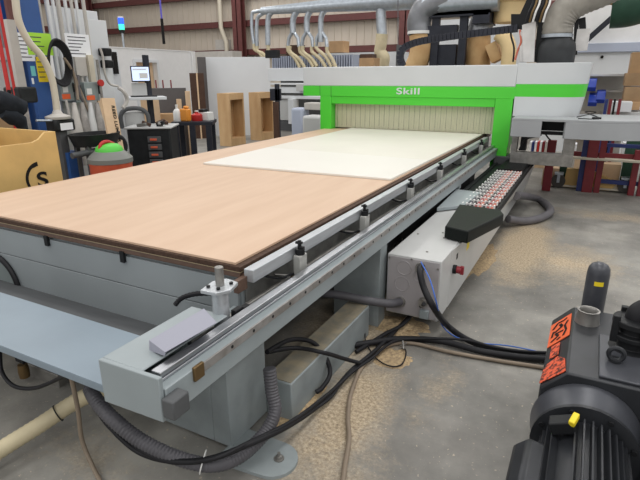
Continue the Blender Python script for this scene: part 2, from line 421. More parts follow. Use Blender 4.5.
# first corner bracket with stop pin
yb = 1.43
cbk = MB().use('aluminium'); c0 = at(222, 300, x=-1.2)
yb = 1.45
cbk.cyl((-1.222, yb, .635), (-1.222, yb, .83), .034, 16)
cbk.prism([(-1.275, yb-.055, .83), (-1.20, yb-.05, .83), (-1.17, yb+.0, .83), (-1.19, yb+.08, .83), (-1.255, yb+.09, .83), (-1.29, yb+.04, .83)], (0, 0, .016))
cb_ = cbk.build('corner_bracket', None, rt, .003)
pn = MB().use('steel_dull'); pn.cyl((-1.235, yb+.02, .846), (-1.235, yb+.02, .925), .018, 14); pn.build('stop_pin', None, cb_, .002)
sc = MB().use('black_plastic')
for dx, dy in ((-.03, -.03), (.02, -.03), (.03, .04), (-.04, .06)): sc.cyl((-1.232+dx, yb+.01+dy, .846), (-1.232+dx, yb+.01+dy, .854), .008, 8)
sc.build('cap_screw', None, cb_)
MB().use('phenolic').box(-1.287, -1.262, 1.62, 1.69, .74, .80).build('corner_block', None, rt, .002)
hb = MB(); hb.box(-1.19, -1.165, yb+.02, yb+.07, .70, .745); hb.box(-1.19, -1.165, yb+.08, yb+.12, .70, .735); hb.build('rail_carriage', 'black_plastic', rt, .003)
# black lagged hose behind the bracket
MB().tube(spline([at(175, 305, y=1.6), at(182, 298, y=1.62), at(195, 294, y=1.63), at(212, 293, y=1.62)], 8), .012, 8, rib=1, ribd=.1).build('ribbed_hose', 'black_rubber', rt)

# --- gantry
GY = 7.2
def gx(px, py=90, y=GY): return at(px, py, y=y).x
g = MB().use('hood_white')
g.box(-4.09, -.93, GY, GY+.95, 1.495, 1.77)
go = g.build('gantry_hood', None, rt, .012, 3)
gg = MB().use('green_paint'); gg.box(-4.09, -.93, GY-.003, GY+.945, 1.345, 1.495); gg.box(-3.60, -1.17, GY+.01, GY+.3, 1.235, 1.345)
gb = gg.build('green_band', None, rt, .004)
gs = MB().use('frame_grey').box(-3.795, -3.789, GY-.005, GY-.002, 1.345, 1.5); gs.use('frame_grey').box(-3.602, -3.598, GY-.006, GY-.002, 1.34, 1.495); gs.build('panel_seam', None, gb)
for (x0, x1, z0) in ((-3.79, -3.60, .78), (-1.165, -.945, .72)):
    MB().box(x0, x1, GY-.002, GY+.34, z0, 1.346).build('pillar', 'green_paint', rt, .004)
MB().box(-1.16, -.955, GY-.002, GY+.34, .44, .72).build('pillar_foot', 'green_paint', rt, .004)
cu = MB().use('strip_curtain')
n = 62
for i in range(n):
    x = -3.595+i*(2.42/n); cu.box(x, x+2.42/n-.003, GY+.14+(i % 2)*.006, GY+.145+(i % 2)*.006, .868, 1.30)
cu.build('strip_curtain', None, rt)
MB().box(-3.59, -1.18, GY+.25, GY+.9, .90, 1.5).build('gantry_core', 'frame_grey', rt)
# curved right end of the hood
def endpoly(x1, n=6):
    pl = [(-.93, GY)]
    pl += [(x1-.3+.3*math.sin(i*PI/2/n), GY+.3-.3*math.cos(i*PI/2/n)) for i in range(n+1)]
    pl += [(x1, GY+.95), (-.93, GY+.95)]; return pl
def endblock(x1a, x1b, z0, z1, m, name, par, bev=.0, grow=0):
    A = endpoly(x1a); B = endpoly(x1b); nn = len(A)
    mb = MB().use(m); mb._add([Vector((x, y-grow, z0)) for x, y in A]+[Vector((x, y-grow, z1)) for x, y in B], [tuple(range(nn))[::-1], tuple(range(nn, 2*nn))]+[(i, (i+1) % nn, nn+(i+1) % nn, nn+i) for i in range(nn)])
    return mb.build(name, None, par, bev)
bz1 = at(545, 119, y=6.75).z
xt, xb = -.085, -.16
def xe(z): return xb+(xt-xb)*(z-.95)/(1.78-.95)
endblock(xe(1.53), xe(1.78), 1.53, 1.785, 'hood_white', 'end_hood', rt, .004)
endblock(xe(1.375)+.0, xe(1.53), 1.375, 1.53, 'green_paint', 'end_band', rt)
endblock(xe(.95), xe(1.375), bz1-.01, 1.375, 'hood_white', 'end_hood', rt, .002)
# lettering
o1 = at(397, 97.2, y=GY); text_mesh('lettering', 'Skill', .125, (gx(396.3, 92), GY-.006, 1.388), (1, 0, 0), (0, 0, 1), .006, 'white_paint', gb, sx=1.62, offset=.0022)
# front bumper shelf on the right
bz0, bz1 = at(545, 138, y=6.75).z, at(545, 119, y=6.75).z
bp = MB().use('bumper_grey')
a0 = at(507, 119, z=bz1); a1 = at(600, 121, z=bz1); a2 = at(640, 117, z=bz1)
yb0 = 6.75
arc = [(-.93, yb0), (gx(541, 125, yb0), yb0)]
xn0, xn1 = at(541, 130, y=yb0).x, at(565, 130, y=yb0).x
XBL = at(511, 128, y=6.75).x
poly = [(XBL, yb0)]+[(xn1+.1, yb0)]+[(.05, yb0-.01), (.35, yb0+.04), (.6, yb0+.16), (.85, yb0+.36), (1.1, yb0+.7), (1.1, yb0+1.1), (-.2, yb0+1.1), (-.2, GY-.01), (XBL, GY-.01)]
bp.prism([(x, y, bz1-.03) for x, y in poly], (0, 0, .03))
bp.box(XBL, xn0, yb0, yb0+.05, bz0, bz1-.03)
fr = [(xn1, yb0), (.05, yb0-.01), (.35, yb0+.04), (.6, yb0+.16), (.85, yb0+.36), (1.1, yb0+.7)]
bp.prism([(x, y, bz0) for x, y in fr]+[(x-.02, y+.05, bz0) for x, y in fr[::-1]], (0, 0, bz1-.03-bz0))
bpo = bp.build('front_bumper', None, rt, .004)
# u-shaped lower frame with black mechanism inside the notch
u = MB().use('steel_dull')
zA = at(540, 153, y=6.95).z; zB = at(540, 165, y=6.95).z
x0, x1 = at(510, 158, y=6.95).x, at(573, 158, y=6.95).x
u.box(x0, x1, 6.93, 7.05, zB, zA); u.box(x1-.13, x1, 6.93, 7.05, zA, bz1-.04)
u.box(x0, x0+.07, 6.93, 7.05, zA, bz1-.04)
u.build('lower_bracket', None, rt, .004)
mc = MB().use('black_plastic')
mc.box(x0+.12, x1-.1, 7.1, 7.14, .97, bz1-.03); mc.box(x0+.10, x0+.17, 7.0, 7.12, zA+.01, 1.0); mc.box(x0+.25, x1-.14, 6.98, 7.1, .93, .965)
mc.tube(spline([(x0+.1, 6.95, zA+.02), (x0+.16, 6.93, .86), (x0+.26, 6.96, .90), (x0+.34, 6.97, .93)], 6), .012, 8)
mc.tube(spline([(x0+.38, 6.95, .95), (x0+.42, 6.94, .90), (x0+.45, 6.96, .87)], 6), .01, 8)
mc.build('mechanism', None, rt)
# wire sketch on top of bumper (cable coil)
MB().tube(spline([at(577, 117, z=bz1+.006), at(590, 114, z=bz1+.006), at(596, 112, z=bz1+.03), at(585, 112, z=bz1+.01), at(600, 118.5, z=bz1+.006), at(578, 118.5, z=bz1+.006)], 6), .006, 6).build('signal_cable', 'black_rubber', rt)
MB().box(.0, .1, 6.98, 7.06, bz1, bz1+.02).build('sensor_block', 'black_plastic', rt, .004)
# machinery above the hood
hz = 1.77
def onhood(px, py, y=7.6): return at(px, py, y=y)
ch = [onhood(403, 66), onhood(400, 58), onhood(402, 50), onhood(409, 45), onhood(420, 41.5), onhood(440, 38), onhood(470, 34), onhood(500, 30.5), onhood(521, 28)]
cp = spline(ch, 8); cm = MB().use('black_frame')
rs_ = resample(cp, .055)
for i in range(len(rs_)-1):
    cm.bar(rs_[i], rs_[i]+(rs_[i+1]-rs_[i])*.93, .09, .09, up=(0, 0.0, 1) if i > 6 else (0, 1, 0))
cm.build('cable_chain', None, rt, .004)
br = MB().use('black_plastic')
A = onhood(511, 16); B = onhood(522, 30); br.prism([onhood(511, 28), onhood(511, 14), onhood(520, 14), onhood(531, -10), onhood(543, -10), onhood(535, 31)], (0, .1, 0))
br.prism([onhood(541, -20), onhood(551, -20), onhood(545, 62), onhood(534, 62)], (0, .12, 0))
br.build('chain_bracket', None, rt, .004)
pl = MB().use('clear_plate'); pl.prism([onhood(523, 62, 7.5), onhood(522, 25, 7.5), onhood(536, 21, 7.5), onhood(534, 62, 7.5)], (0, .05, 0)); pl.prism([onhood(519, 62, 7.52), onhood(520.5, 32, 7.52), onhood(524, 30, 7.52), onhood(523, 62, 7.52)], (0, .14, 0)); pl.build('spindle_plate', None, rt, .003)
dt = MB().use('cable_orange'); dt.tube(spline([onhood(515, 60, 7.55), onhood(518, 50, 7.55), onhood(521, 42, 7.52), onhood(520, 30, 7.55)], 6), .014, 8)
dt.use('black_rubber'); dt.tube(spline([onhood(513, 62, 7.6), onhood(514, 48, 7.6), onhood(511, 36, 7.6), onhood(511, 28, 7.6)], 6), .012, 8)
for i in range(6):
    x = 530+i*3.4; dt.use(('black_rubber', 'brass', 'white_plastic')[i % 3]); dt.tube(spline([onhood(x-4, 22, 7.45), onhood(x-1, 12, 7.42), onhood(x+3, 2, 7.45), onhood(x+4, -14, 7.5)], 5), .013, 8)
dt.build('wiring', None, rt)
bt = MB().use('boot_black'); bc = onhood(554.5, 66, 7.65)
ztop = at(556, 38, y=7.65).z-bc.z
bt.lathe((bc.x, 7.65, bc.z-.02), [(.225, 0), (.23, .1), (.23, ztop*.65), (.215, ztop*.85), (.17, ztop*1.02), (.16, ztop+.05), (.16, ztop+.08)], seg=32)
bt.build('dust_boot', None, rt)
fx = spline([at(557, 34, y=7.65), at(559, 22, y=7.65), at(567, 9, y=7.65), at(581, 0, y=7.65), at(600, -8, y=7.65), at(630, -22, y=7.65)], 10)
MB().use('flex_duct').tube(resample(fx, .03), .185, 20, rib=1, ribd=.025).build('dust_hose', None, rt)
st = MB().use('galvanised').lathe(at(557, 36, y=7.65), [(.17, -.02), (.19, -.02), (.19, .02), (.17, .02)], seg=24).build('hose_clamp', None, rt)
sm = MB().use('clear_plate'); q = at(581, 40, y=7.7); sm.box(q.x-.06, q.x+.09, 7.65, 7.75, q.z-.13, q.z+.13); sm.use('black_plastic'); sm.bar(at(575, 55, y=7.7), at(577, 14, y=7.7), .05, .05); sm.bar(at(583, 34, y=7.75), at(582, 18, y=7.75), .08, .08)
sm.build('spindle_head', None, rt, .004)

# --- electrical box beside the beam
xb0, xb1, yb1_, zb0, zb1 = -1.075, -.712, 3.0, .10, .522
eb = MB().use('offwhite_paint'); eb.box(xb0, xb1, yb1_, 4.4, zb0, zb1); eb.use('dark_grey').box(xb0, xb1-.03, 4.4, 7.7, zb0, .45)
ebo = eb.build('electrical_enclosure', None, rt, .005)
ep = MB().use('shaded_plate_grey'); ep.box(xb0+.006, xb1-.012, yb1_-.006, yb1_, zb0+.01, zb1-.012); epo = ep.build('end_plate', None, rt, .002)
kn = MB().use('shaded_plate_grey')
def ring(mb, px, py, r, w_=.006):
    c = at(px, py, y=yb1_-.006); mb.tube([c+Vector((r*math.cos(a), 0, r*math.sin(a))) for a in [2*PI*i/24 for i in range(24)]], w_/2, 6, closed=True)
for (px, py, r) in ((404, 268, .048), (402, 284, .05), (420, 276, .045)): ring(kn, px, py, r)
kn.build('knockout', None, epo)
gl = MB().use('steel_dull')
for (px, py, r) in ((401, 301, .028), (424, 301, .026), (421, 267, .026)):
    c = at(px, py, y=yb1_); gl.cyl(c+Vector((0, .0, 0)), c+Vector((0, -.045, 0)), r, 12); gl.cyl(c+Vector((0, -.006, 0)), c+Vector((0, -.02, 0)), r*1.3, 8)
gl.build('cable_gland', None, epo)
c = at(425, 313, y=yb1_); MB().box(c.x-.03, c.x+.03, yb1_-.035, yb1_-.006, c.z-.03, c.z+.03).build('socket', 'machine_grey', epo, .004)
s_ = MB().use('steel_dull')
for (px, py) in ((390, 257), (438, 269), (387, 303), (432, 320), (412, 259)):
    c = at(px, py, y=yb1_); s_.cyl(c+Vector((0, -.006, 0)), c+Vector((0, -.010, 0)), .007, 8)
for (px, py) in ((427, 252), (443, 233), (418, 234), (444, 238)):
    c = at(px, py, z=zb1); s_.cyl(c, c+Vector((0, 0, .005)), .008, 8)
s_.build('screw', None, ebo)
c = at(453, 269, x=xb1); kb = MB().use('black_plastic'); kb.cyl((xb1, c.y, c.z), (xb1+.025, c.y, c.z), .032, 14); kb.use('red_knob'); kb.cyl((xb1+.025, c.y, c.z), (xb1+.06, c.y, c.z), .026, 14); kb.box(xb1+.05, xb1+.075, c.y-.012, c.y+.012, c.z-.03, c.z+.03)
kb.build('isolator_knob', None, ebo, .003)
c = at(457, 256, x=xb1); MB().box(xb1, xb1+.003, c.y-.02, c.y+.02, c.z-.02, c.z+.02).build('hole_plug', 'black_plastic', ebo)
c = at(468, 244, x=xb1); MB().box(xb1, xb1+.002, c.y-.05, c.y+.05, c.z-.04, c.z+.04).build('warning_sticker', 'yellow', ebo)
# cable tray running on from the enclosure
XT = -.62; zt_ = .49
ct = MB().use('black_plastic'); y0t, y1t = 4.45, 7.75
ct.box(-.66, XT, y0t, y1t, zt_-.03, zt_+.03); ct.box(-1.08, -1.04, y0t, y1t, zt_-.03, zt_+.03)
ct.box(-1.08, XT, y1t-.04, y1t, zt_-.03, zt_+.06); 
cto = ct.build('cable_tray', None, rt, .003)
cs = MB().use('offwhite_paint'); cs._add([Vector(v) for v in ((xb1+.001, 3.25, zb1-.004), (XT, 4.35, .50), (XT, y1t, .45), (xb1+.001, y1t, zb0), (xb1+.001, 3.25, zb0), (xb1-.02, 3.25, zb1-.004), (xb1-.02, y1t, .45), (xb1-.02, y1t, zb0), (xb1-.02, 3.25, zb0))], [(0, 4, 3), (0, 3, 1), (1, 3, 2), (0, 1, 5), (1, 6, 5), (1, 2, 6), (2, 3, 7, 6), (0, 5, 8, 4), (3, 4, 8, 7), (5, 6, 7, 8)]); cs.build('tray_skirt', None, rt)
cbs = MB()
cols = ['black_rubber', 'hose_dark', 'black_rubber', 'cable_red', 'cable_orange', 'black_rubber', 'cable_red', 'cable_orange']
for i, c_ in enumerate(cols):
    x = -.90+i*.034
    cbs.use(c_); cbs.tube([(x, y0t-.1, .535), (x, 6.5, .535)], .0145, 8)
cbs.build('cable_bundle', None, cto)
for j in range(13):
    y = y0t+.03+j*.15; cc_ = MB().use('white_plastic'); cc_.box(-.922, -.64, y+.004, y+.012, .548, .556)
    for i in range(9):
        x = -.917+i*.034; cc_.box(x-.005, x+.005, y-.018, y+.03, .53, .562)
    cc_.build('cable_separator', None, cto)
ic = MB().use('black_plastic')
for j in range(16):
    y = 6.4+j*.08; ic.box(-.93, -.645, y, y+.035, .50, .566)
ic.box(-1.06, -.63, 4.2, y1t-.05, .488, .50)
ic.build('chain_link', None, cto)
MB().use('dark_grey').box(-1.1, -.62, 7.12, 7.5, .46, .60).build('drag_arm', None, rt, .004)
# black pentagonal guard at the front of the tray
zc1 = .62; zc0 = .53
pp = [(444, 226), (474, 231), (505, 211), (495, 206), (458, 203)]
pg = [at(445, 226, z=zc1), at(468, 231.5, z=zc1), at(504, 214, z=zc1), at(500, 209.5, z=zc1), at(459.5, 204, z=zc1)]
kv = MB().use('black_cover'); kv.prism(pg, (0, 0, -(zc1-zc0))); kv.build('tray_guard', None, rt, .008)
# small grey tray pieces beyond the enclosure lid
ge = MB().use('machine_grey'); 
A = [at(437, 208, z=.56), at(456, 189, z=.56), at(481, 192, z=.56), at(464, 205, z=.56)]
ge.prism(A, (0, 0, -.03)); ge.build('service_cover', None, rt, .003)

# --- boards on the bed
MB().use('board_tan').box(XL+.03, XR-.036, YN+.016, 7.85, .8395, .85).build('spoilboard')
sbd = bpy.data.objects['spoilboard']; tag(sbd, 'wide tan wood-grained board covering the router bed', 'board')
MB().use('board_edge').box(XL, XR, YN, 7.85, .8155, .8385).use('sheet_edge').box(XL+.001, XR-.001, YN+.001, 7.85, .8115, .8155).build('underlay_board')
tag(bpy.data.objects['underlay_board'], 'dark brown edged board lying directly under the tan board on the bed', 'board')
def sheet(name, pts, z0, z1, top, label):
    mb = MB().use(top); P = [Vector((p[0], p[1], z0)) for p in pts]; mb.prism(P, (0, 0, z1-z0))
    o = mb.build(name, None, None, .002); return tag(o, label, 'sheet')
pL = at(203, 163, z=.865); pR = at(391, 179, z=.865); mL = at(306, 152, z=.865)
yf = 7.32
c1 = at(330, 144.5, z=.868)
ym = 4.85
sheet('melamine_sheet', [(pL.x, pL.y), (pR.x, pR.y), (pR.x+.01, 4.80), (pL.x-.05, 4.88)], .8505, .868, 'white_sheet', 'white melamine sheet on the tan board, the one nearer the camera')
sheet('melamine_sheet', [(pL.x-.05, 4.885), (pR.x+.01, 4.805), (pR.x+.03, yf), (pL.x-.1, yf)], .8505, .868, 'cream_sheet', 'cream white sheet on the tan board, the farther one reaching under the green gantry')

# ------------------------------------------------------------------ hoses and cables on the floor
def hose(name, pts, r, m, label, cat='cable', n=8, rib=0, step=None, seg=10, ribd=.1):
    P = spline(pts, n)
    if step: P = resample(P, step)
    return tag(MB().use(m).tube(P, r, seg, rib=rib, ribd=ribd).build(name), label, cat)
def ring_around(c, d, ra, th, m, name):
    d = d.normalized(); u = Vector((0, 0, 1)); u = (u-u.dot(d)*d).normalized(); w = d.cross(u)
    return MB().use(m).tube([c+ra*(math.cos(a)*u+math.sin(a)*w) for a in [2*PI*i/24 for i in range(24)]], th, 6, closed=True).build(name)
def fl(px, py, z=.03): return at(px, py, z=z)
hose('ribbed_hose', [at(262, 375, z=.38)+Vector((.0, .06, 0)), at(272, 392, z=.27), at(275, 412, z=.19), at(264, 434, z=.12), at(240, 456, z=.10), at(212, 465, z=.12), at(175, 457, z=.16), at(140, 440, z=.22), at(112, 418, z=.30), at(96, 400, z=.34), at(90, 388, z=.36)], .030, 'hose_dark', 'thick grey corrugated hose looping around the foot of the corner leg', 'hose', rib=1, step=.0075, seg=14, ribd=.05)
hose('power_cable', [at(98, 402, z=.33), at(108, 418, z=.27), at(135, 445, z=.20), at(165, 460, z=.16), at(205, 460, z=.17), at(245, 446, z=.17), at(290, 425, z=.10), at(325, 400, z=.03), at(352, 370, z=.03), at(378, 348, z=.03), at(408, 318, z=.04), at(424, 303, y=2.96)], .013, 'black_rubber', 'black cable sagging from the tray past the corner leg to the grey enclosure')
hose('power_cable', [at(95, 405, z=.33), at(108, 425, z=.26), at(138, 452, z=.18), at(175, 462, z=.14), at(215, 458, z=.20), at(250, 442, z=.17), at(292, 421, z=.11), at(328, 394, z=.05), at(352, 372, z=.045)], .010, 'black_rubber', 'thinner black cable tied alongside the corrugated hose by the corner leg')
cz = at(203, 462, z=.140)
tag(ring_around(cz, at(212, 465, z=.12)-at(175, 457, z=.16), .046, .003, 'white_plastic', 'cable_tie'), 'white cable tie around the corrugated hose near the camera', 'cable tie')
hose('flexible_hose', [at(267, 352, z=.33), at(290, 340, z=.27), at(312, 342, z=.24), at(326, 358, z=.15), at(330, 374, z=.09), at(322, 388, z=.05), at(316, 392, z=.04)], .013, 'black_rubber', 'black hose arching over the floor beam and curling down beside it', 'hose')
hose('flexible_hose', [at(267, 352, z=.31), at(296, 348, z=.26), at(325, 353, z=.235), at(345, 359, z=.1), at(360, 363, z=.05)], .012, 'black_rubber', 'black hose crossing the dusty floor beam and ending on the floor', 'hose')
hose('suction_hose', [at(322, 293, y=2.7), at(345, 296, y=2.75), at(370, 301, y=2.82), at(390, 303.5, y=2.88), at(400, 302, y=2.97)], .028, 'hose_dark', 'dark grey hose running from under the side beam into the enclosure end', 'hose', seg=14)
hose('power_cable', [at(421, 266, y=2.97), at(420, 272, y=2.85), at(424, 288, y=2.8), at(434, 308, y=2.75), at(448, 326, z=.06), at(470, 341, z=.03), at(500, 350, z=.025), at(550, 357, z=.025), at(600, 366, z=.025)], .020, 'black_rubber', 'thick black cable dropping from the top gland of the enclosure to the floor')
hose('signal_wire', [at(421, 262, y=2.93), at(430, 280, y=2.78), at(437, 305, y=2.72), at(442, 325, z=.08), at(456, 337, z=.05), at(480, 343, z=.05), at(510, 346, z=.04), at(550, 354, z=.04)], .004, 'blue_wire', 'thin blue wire following the thick black cable off the enclosure', 'wire')
hose('power_cable', [at(350, 346, z=.03), at(375, 342, z=.03), at(400, 339, z=.03), at(440, 341, z=.03), at(480, 351, z=.03), at(520, 357, z=.03), at(560, 361, z=.03), at(610, 372, z=.03)], .020, 'black_rubber', 'black cable lying across the floor from the floor beam towards the vacuum pump')
hose('power_cable', [at(356, 352, z=.02), at(385, 334, z=.03), at(402, 325, z=.05), at(415, 312, z=.07), at(424, 304, y=2.94)], .013, 'black_rubber', 'short black cable curling from the lower gland of the enclosure to the floor')
hose('power_cable', [at(560, 353, z=.05), at(520, 351, z=.05), at(490, 346, z=.05), at(465, 340, z=.05), at(430, 338.5, z=.05), at(395, 341, z=.04), at(372, 358, z=.03), at(345, 378, z=.03), at(330, 398, z=.03), at(305, 415, z=.06)], .009, 'black_rubber', 'thin black cable strung on top of the floor cables towards the corner leg')
hose('garden_hose', [at(342, 490, z=.015), at(345, 465, z=.015), at(349, 440, z=.015), at(348, 415, z=.015), at(352, 390, z=.015), at(364, 364, z=.015), at(385, 347, z=.015), at(410, 343, z=.015), at(450, 352, z=.015), at(500, 361, z=.015), at(545, 368, z=.015), at(575, 376, z=.015)], .012, 'hose_tan', 'greyish tan hose curving down the floor to the bottom of the picture', 'hose')
hose('thin_wire', [at(365, 328, z=.06), at(366, 342, z=.02), at(376, 358, z=.012), at(390, 366, z=.012), at(402, 364, z=.012), at(406, 352, z=.012), at(402, 345, z=.02)], .004, 'black_rubber', 'thin black wire looping over the sawdust beside the floor beam', 'wire')
tg = MB().use('steel_dull'); q = at(403, 347, z=.02); tg.cyl(q+Vector((-.02, 0, 0)), q+Vector((.02, .01, .03)), .006); tg.cyl(q+Vector((.01, -.02, 0)), q+Vector((-.01, .02, .03)), .006); tag(tg.build('wire_clamp'), 'small metal clamp at the end of the thin looped wire', 'clamp')
hose('vacuum_hose', [at(516, 196, z=.35), at(525, 196, z=.20), at(538, 199, z=.06), at(548, 206, z=.05), at(550, 212, z=.05), at(540, 218, z=.05), at(524, 221, z=.05), at(508, 219, z=.10)], .045, 'hose_grey', 'thick grey hose looping out on the floor beside the cable tray', 'hose', seg=14)
hose('duct_hose', [at(-30, 470, z=.07), at(0, 450, z=.08), at(40, 425, z=.12), at(75, 402, z=.18), at(105, 388, z=.26), at(125, 380, z=.32)], .038, 'hose_cream', 'cream ribbed hose rising from the floor under the end shelf', 'hose', rib=1, step=.012, seg=14, ribd=.035)
q = at(60, 411, z=.145)
hose('air_hose', [at(70, 372, z=.50), at(73, 385, z=.42), at(78, 410, z=.28), at(82, 440, z=.12), at(92, 465, z=.03), at(105, 490, z=.015)], .010, 'hose_tan', 'thin tan hose hanging from the end shelf down to the floor', 'hose')
hose('drain_hose', [at(0, 352, z=.42), at(2, 372, z=.36), at(14, 386, z=.33), at(35, 388, z=.34), at(60, 378, z=.42), at(68, 372, z=.50)], .009, 'black_rubber', 'thin black hose sagging in a loop below the left of the end shelf', 'hose')
tag(ring_around(at(58, 413.3, z=.15), at(75, 402, z=.18)-at(40, 425, z=.12), .041, .003, 'black_rubber', 'hose_strap'), 'black strap around the cream hose under the shelf', 'strap')
# pneumatic unit hanging below the shelf
pu = MB().use('steel_dull'); y_ = 1.45; q = at(24, 365, y=y_)
pu.box(q.x-.05, q.x+.30, y_, y_+.08, q.z-.10, q.z+.02); po = pu.build('air_service_unit', None, rt, .004)
b_ = MB().use('brass'); q = at(24, 372, y=1.40); b_.lathe((q.x, 1.40, q.z-.04), [(.012, 0), (.028, .01), (.03, .05), (.026, .09)], seg=14); b_.build('filter_bowl', None, po)
b_ = MB().use('black_plastic'); q = at(24, 358, y=1.40); b_.box(q.x-.035, q.x+.035, 1.37, 1.43, q.z-.015, q.z+.04); q = at(50, 396, y=1.40); b_.cyl(q+Vector((-.05, 0, 0)), q+Vector((.06, 0, 0)), .02, 10); q = at(98, 412, y=1.25); b_.cyl(q, q+Vector((0, .05, 0)), .02, 10)
b_.build('valve_body', None, po, .003)
# sawdust heaps
def heap(px, py, rx, ry, h, label):
    c = at(px, py, z=0); mb = MB().use('sawdust'); rnd = random.Random(px); vs = []; fs = []; nr, ns = 6, 22
    vs.append(Vector((c.x, c.y, h)))
    for i in range(1, nr+1):
        for k_ in range(ns):
            a = 2*PI*k_/ns; rr = i/nr*(1+.25*rnd.uniform(-1, 1)); vs.append(Vector((c.x+rx*rr*math.cos(a), c.y+ry*rr*math.sin(a), max(.001, h*(1-(i/nr)**1.2)*(1+.3*rnd.uniform(-1, 1))) if i < nr else -.002)))
    for k_ in range(ns): fs.append((0, 1+k_, 1+(k_+1) % ns))
    for i in range(nr-1):
        for k_ in range(ns):
            a0 = 1+i*ns; a1 = 1+(i+1)*ns; fs.append((a0+k_, a1+k_, a1+(k_+1) % ns, a0+(k_+1) % ns))
    mb._add(vs, fs, True); o = tag(mb.build('sawdust_heap'), label, 'sawdust'); o['kind'] = 'stuff'
heap(400, 326, .20, .16, .03, 'sawdust piled under the near end of the grey enclosure')
heap(392, 358, .13, .12, .012, 'sawdust drift inside the looped wire by the floor beam')
heap(302, 400, .09, .25, .012, 'sawdust strewn beside the floor beam near the corner leg')
heap(477, 258, .16, .6, .015, 'sawdust drift on the floor along the tray skirt')

# ------------------------------------------------------------------ vacuum pump, bottom right
pm = thing('vacuum_pump', 'black and grey finned vacuum pump with orange labels at the lower right', 'pump', (.35, 2.1, 0))
hzt = .5
fL = at(563, 371, z=hzt); 
y0p, y1p = 2.03, 2.72; xLp = .055; xL2 = -.035
hood = MB().use('pump_dark')
prof = [(xL2, 0.06), (xL2-.0, .40), (xLp, hzt), (.95, hzt), (.95, .06)]
# slope face must pass through label
hood.prism([(x, y0p, z) for x, z in prof], (0, y1p-y0p, 0)); ho = hood.build('pump_housing', None, pm, .008)
# raised lid on the right
MB().use('pump_grey').box(.17, .94, y0p+.02, y0p+.40, hzt, hzt+.012).build('top_plate', None, ho, .004)
def slopept(s_, y, off=.003):   # s_: 0 bottom .. 1 top of the sloped face
    a = Vector((xL2, 0, .40)); b_ = Vector((xLp, 0, hzt)); n = Vector((-(b_-a).z, 0, (b_-a).x)).normalized()
    p = a.lerp(b_, s_)+n*off; return Vector((p.x, y, p.z))
lb = MB().use('orange_sticker'); lb.prism([slopept(.05, 2.38), slopept(.97, 2.38), slopept(.97, 2.63), slopept(.05, 2.63)], (-.002, 0, .002)); l1 = lb.build('warning_label', None, ho)
ik = MB().use('ink_black'); rnd = random.Random(3)
def stroke(pts, w_):
    for (sa, ya), (sb, yb2) in zip(pts, pts[1:]):
        d_ = Vector((sb-sa, (yb2-ya)*8, 0)).normalized(); ps, py2 = -d_.y*w_, d_.x*w_/8
        ik.prism([slopept(sa+ps, ya+py2, .0075), slopept(sb+ps, yb2+py2, .0075), slopept(sb-ps, yb2-py2, .0075), slopept(sa-ps, ya-py2, .0075)], (-.0006, 0, .0006))
stroke([(.2, 2.41), (.5, 2.44), (.35, 2.48), (.7, 2.47)], .05); stroke([(.3, 2.50), (.62, 2.53), (.5, 2.57)], .06); stroke([(.72, 2.41), (.82, 2.46), (.74, 2.52), (.85, 2.56)], .045)
stroke([(.2, 2.55), (.4, 2.60), (.66, 2.59), (.8, 2.60)], .05); stroke([(.45, 2.40), (.6, 2.41)], .05); stroke([(.2, 2.46), (.25, 2.52)], .04)
ik.build('label_print', None, l1)
lb = MB().use('flame_sticker'); lb.prism([slopept(.0, 2.06), slopept(.98, 2.04), slopept(.9, 2.16), slopept(.6, 2.22), slopept(.2, 2.2), slopept(.05, 2.16)], (-.002, 0, .002)); lb.build('flame_label', None, ho)
lb = MB().use('flame_sticker'); lb.prism([slopept(.25, 2.24), slopept(.6, 2.24), slopept(.6, 2.36), slopept(.25, 2.36)], (-.002, 0, .002)); lb.build('small_label', None, ho)
# motor: axis along -Y
mx_, mz_ = .15, .265; 
fy = 1.90
fc = MB().use('pump_grey'); fc.lathe((mx_, y0p, mz_), [(.205, 0), (.203, -.03), (.19, -.08), (.188, -.13)], (0, 1, 0), 40); fco = fc.build('motor_flange', None, pm, .003)
fb_ = MB().use('pump_dark'); fb_.lathe((mx_, y0p-.13, mz_), [(.192, 0), (.192, -.018), (.165, -.02)], (0, 1, 0), 40); fb_.build('flange_ring', None, pm)
for i in range(8):
    fs_ = MB().use('black_plastic'); a = 2*PI*i/8+.35; fs_.cyl((mx_+.172*math.cos(a), y0p-.15, mz_+.172*math.sin(a)), (mx_+.172*math.cos(a), y0p-.162, mz_+.172*math.sin(a)), .01, 8); fs_.build('flange_bolt', None, fco)
mo = MB().use('pump_dark'); mo.lathe((mx_, y0p-.13, mz_), [(.12, 0), (.128, -.02), (.128, -.56), (.12, -.58)], (0, 1, 0), 36); moo = mo.build('motor_body', None, pm)
fi = MB().use('pump_dark')
for i in range(34):
    a = 2*PI*i/34
    if abs(math.atan2(math.sin(a-PI*.5-.62), math.cos(a-PI*.5-.62))) < .17: continue
    d_ = Vector((math.cos(a), 0, math.sin(a))); t_ = Vector((-math.sin(a), 0, math.cos(a)))
    c0_ = Vector((mx_, y0p-.17, mz_)); 
    p = [c0_+d_*.126-t_*.0045, c0_+d_*.126+t_*.0045, c0_+d_*.158+t_*.003, c0_+d_*.158-t_*.003]
    fi.prism(p, (0, -.40, 0))
fi.build('cooling_fins', None, pm)
cw = MB().use('pump_dark'); cw.lathe((mx_, y0p-.57, mz_), [(.160, 0), (.165, -.02), (.165, -.16), (.14, -.19), (.05, -.195)], (0, 1, 0), 36); cw.build('fan_cowl', None, pm)
q = Vector((mx_-.095, y0p-.26, mz_+.13)); tb = MB().use('black_plastic'); tb.bar(q+Vector((-.03, .03, 0)), q+Vector((.05, .03, .035)), .06, .05); tbo = tb.build('lifting_lug', None, pm, .005)
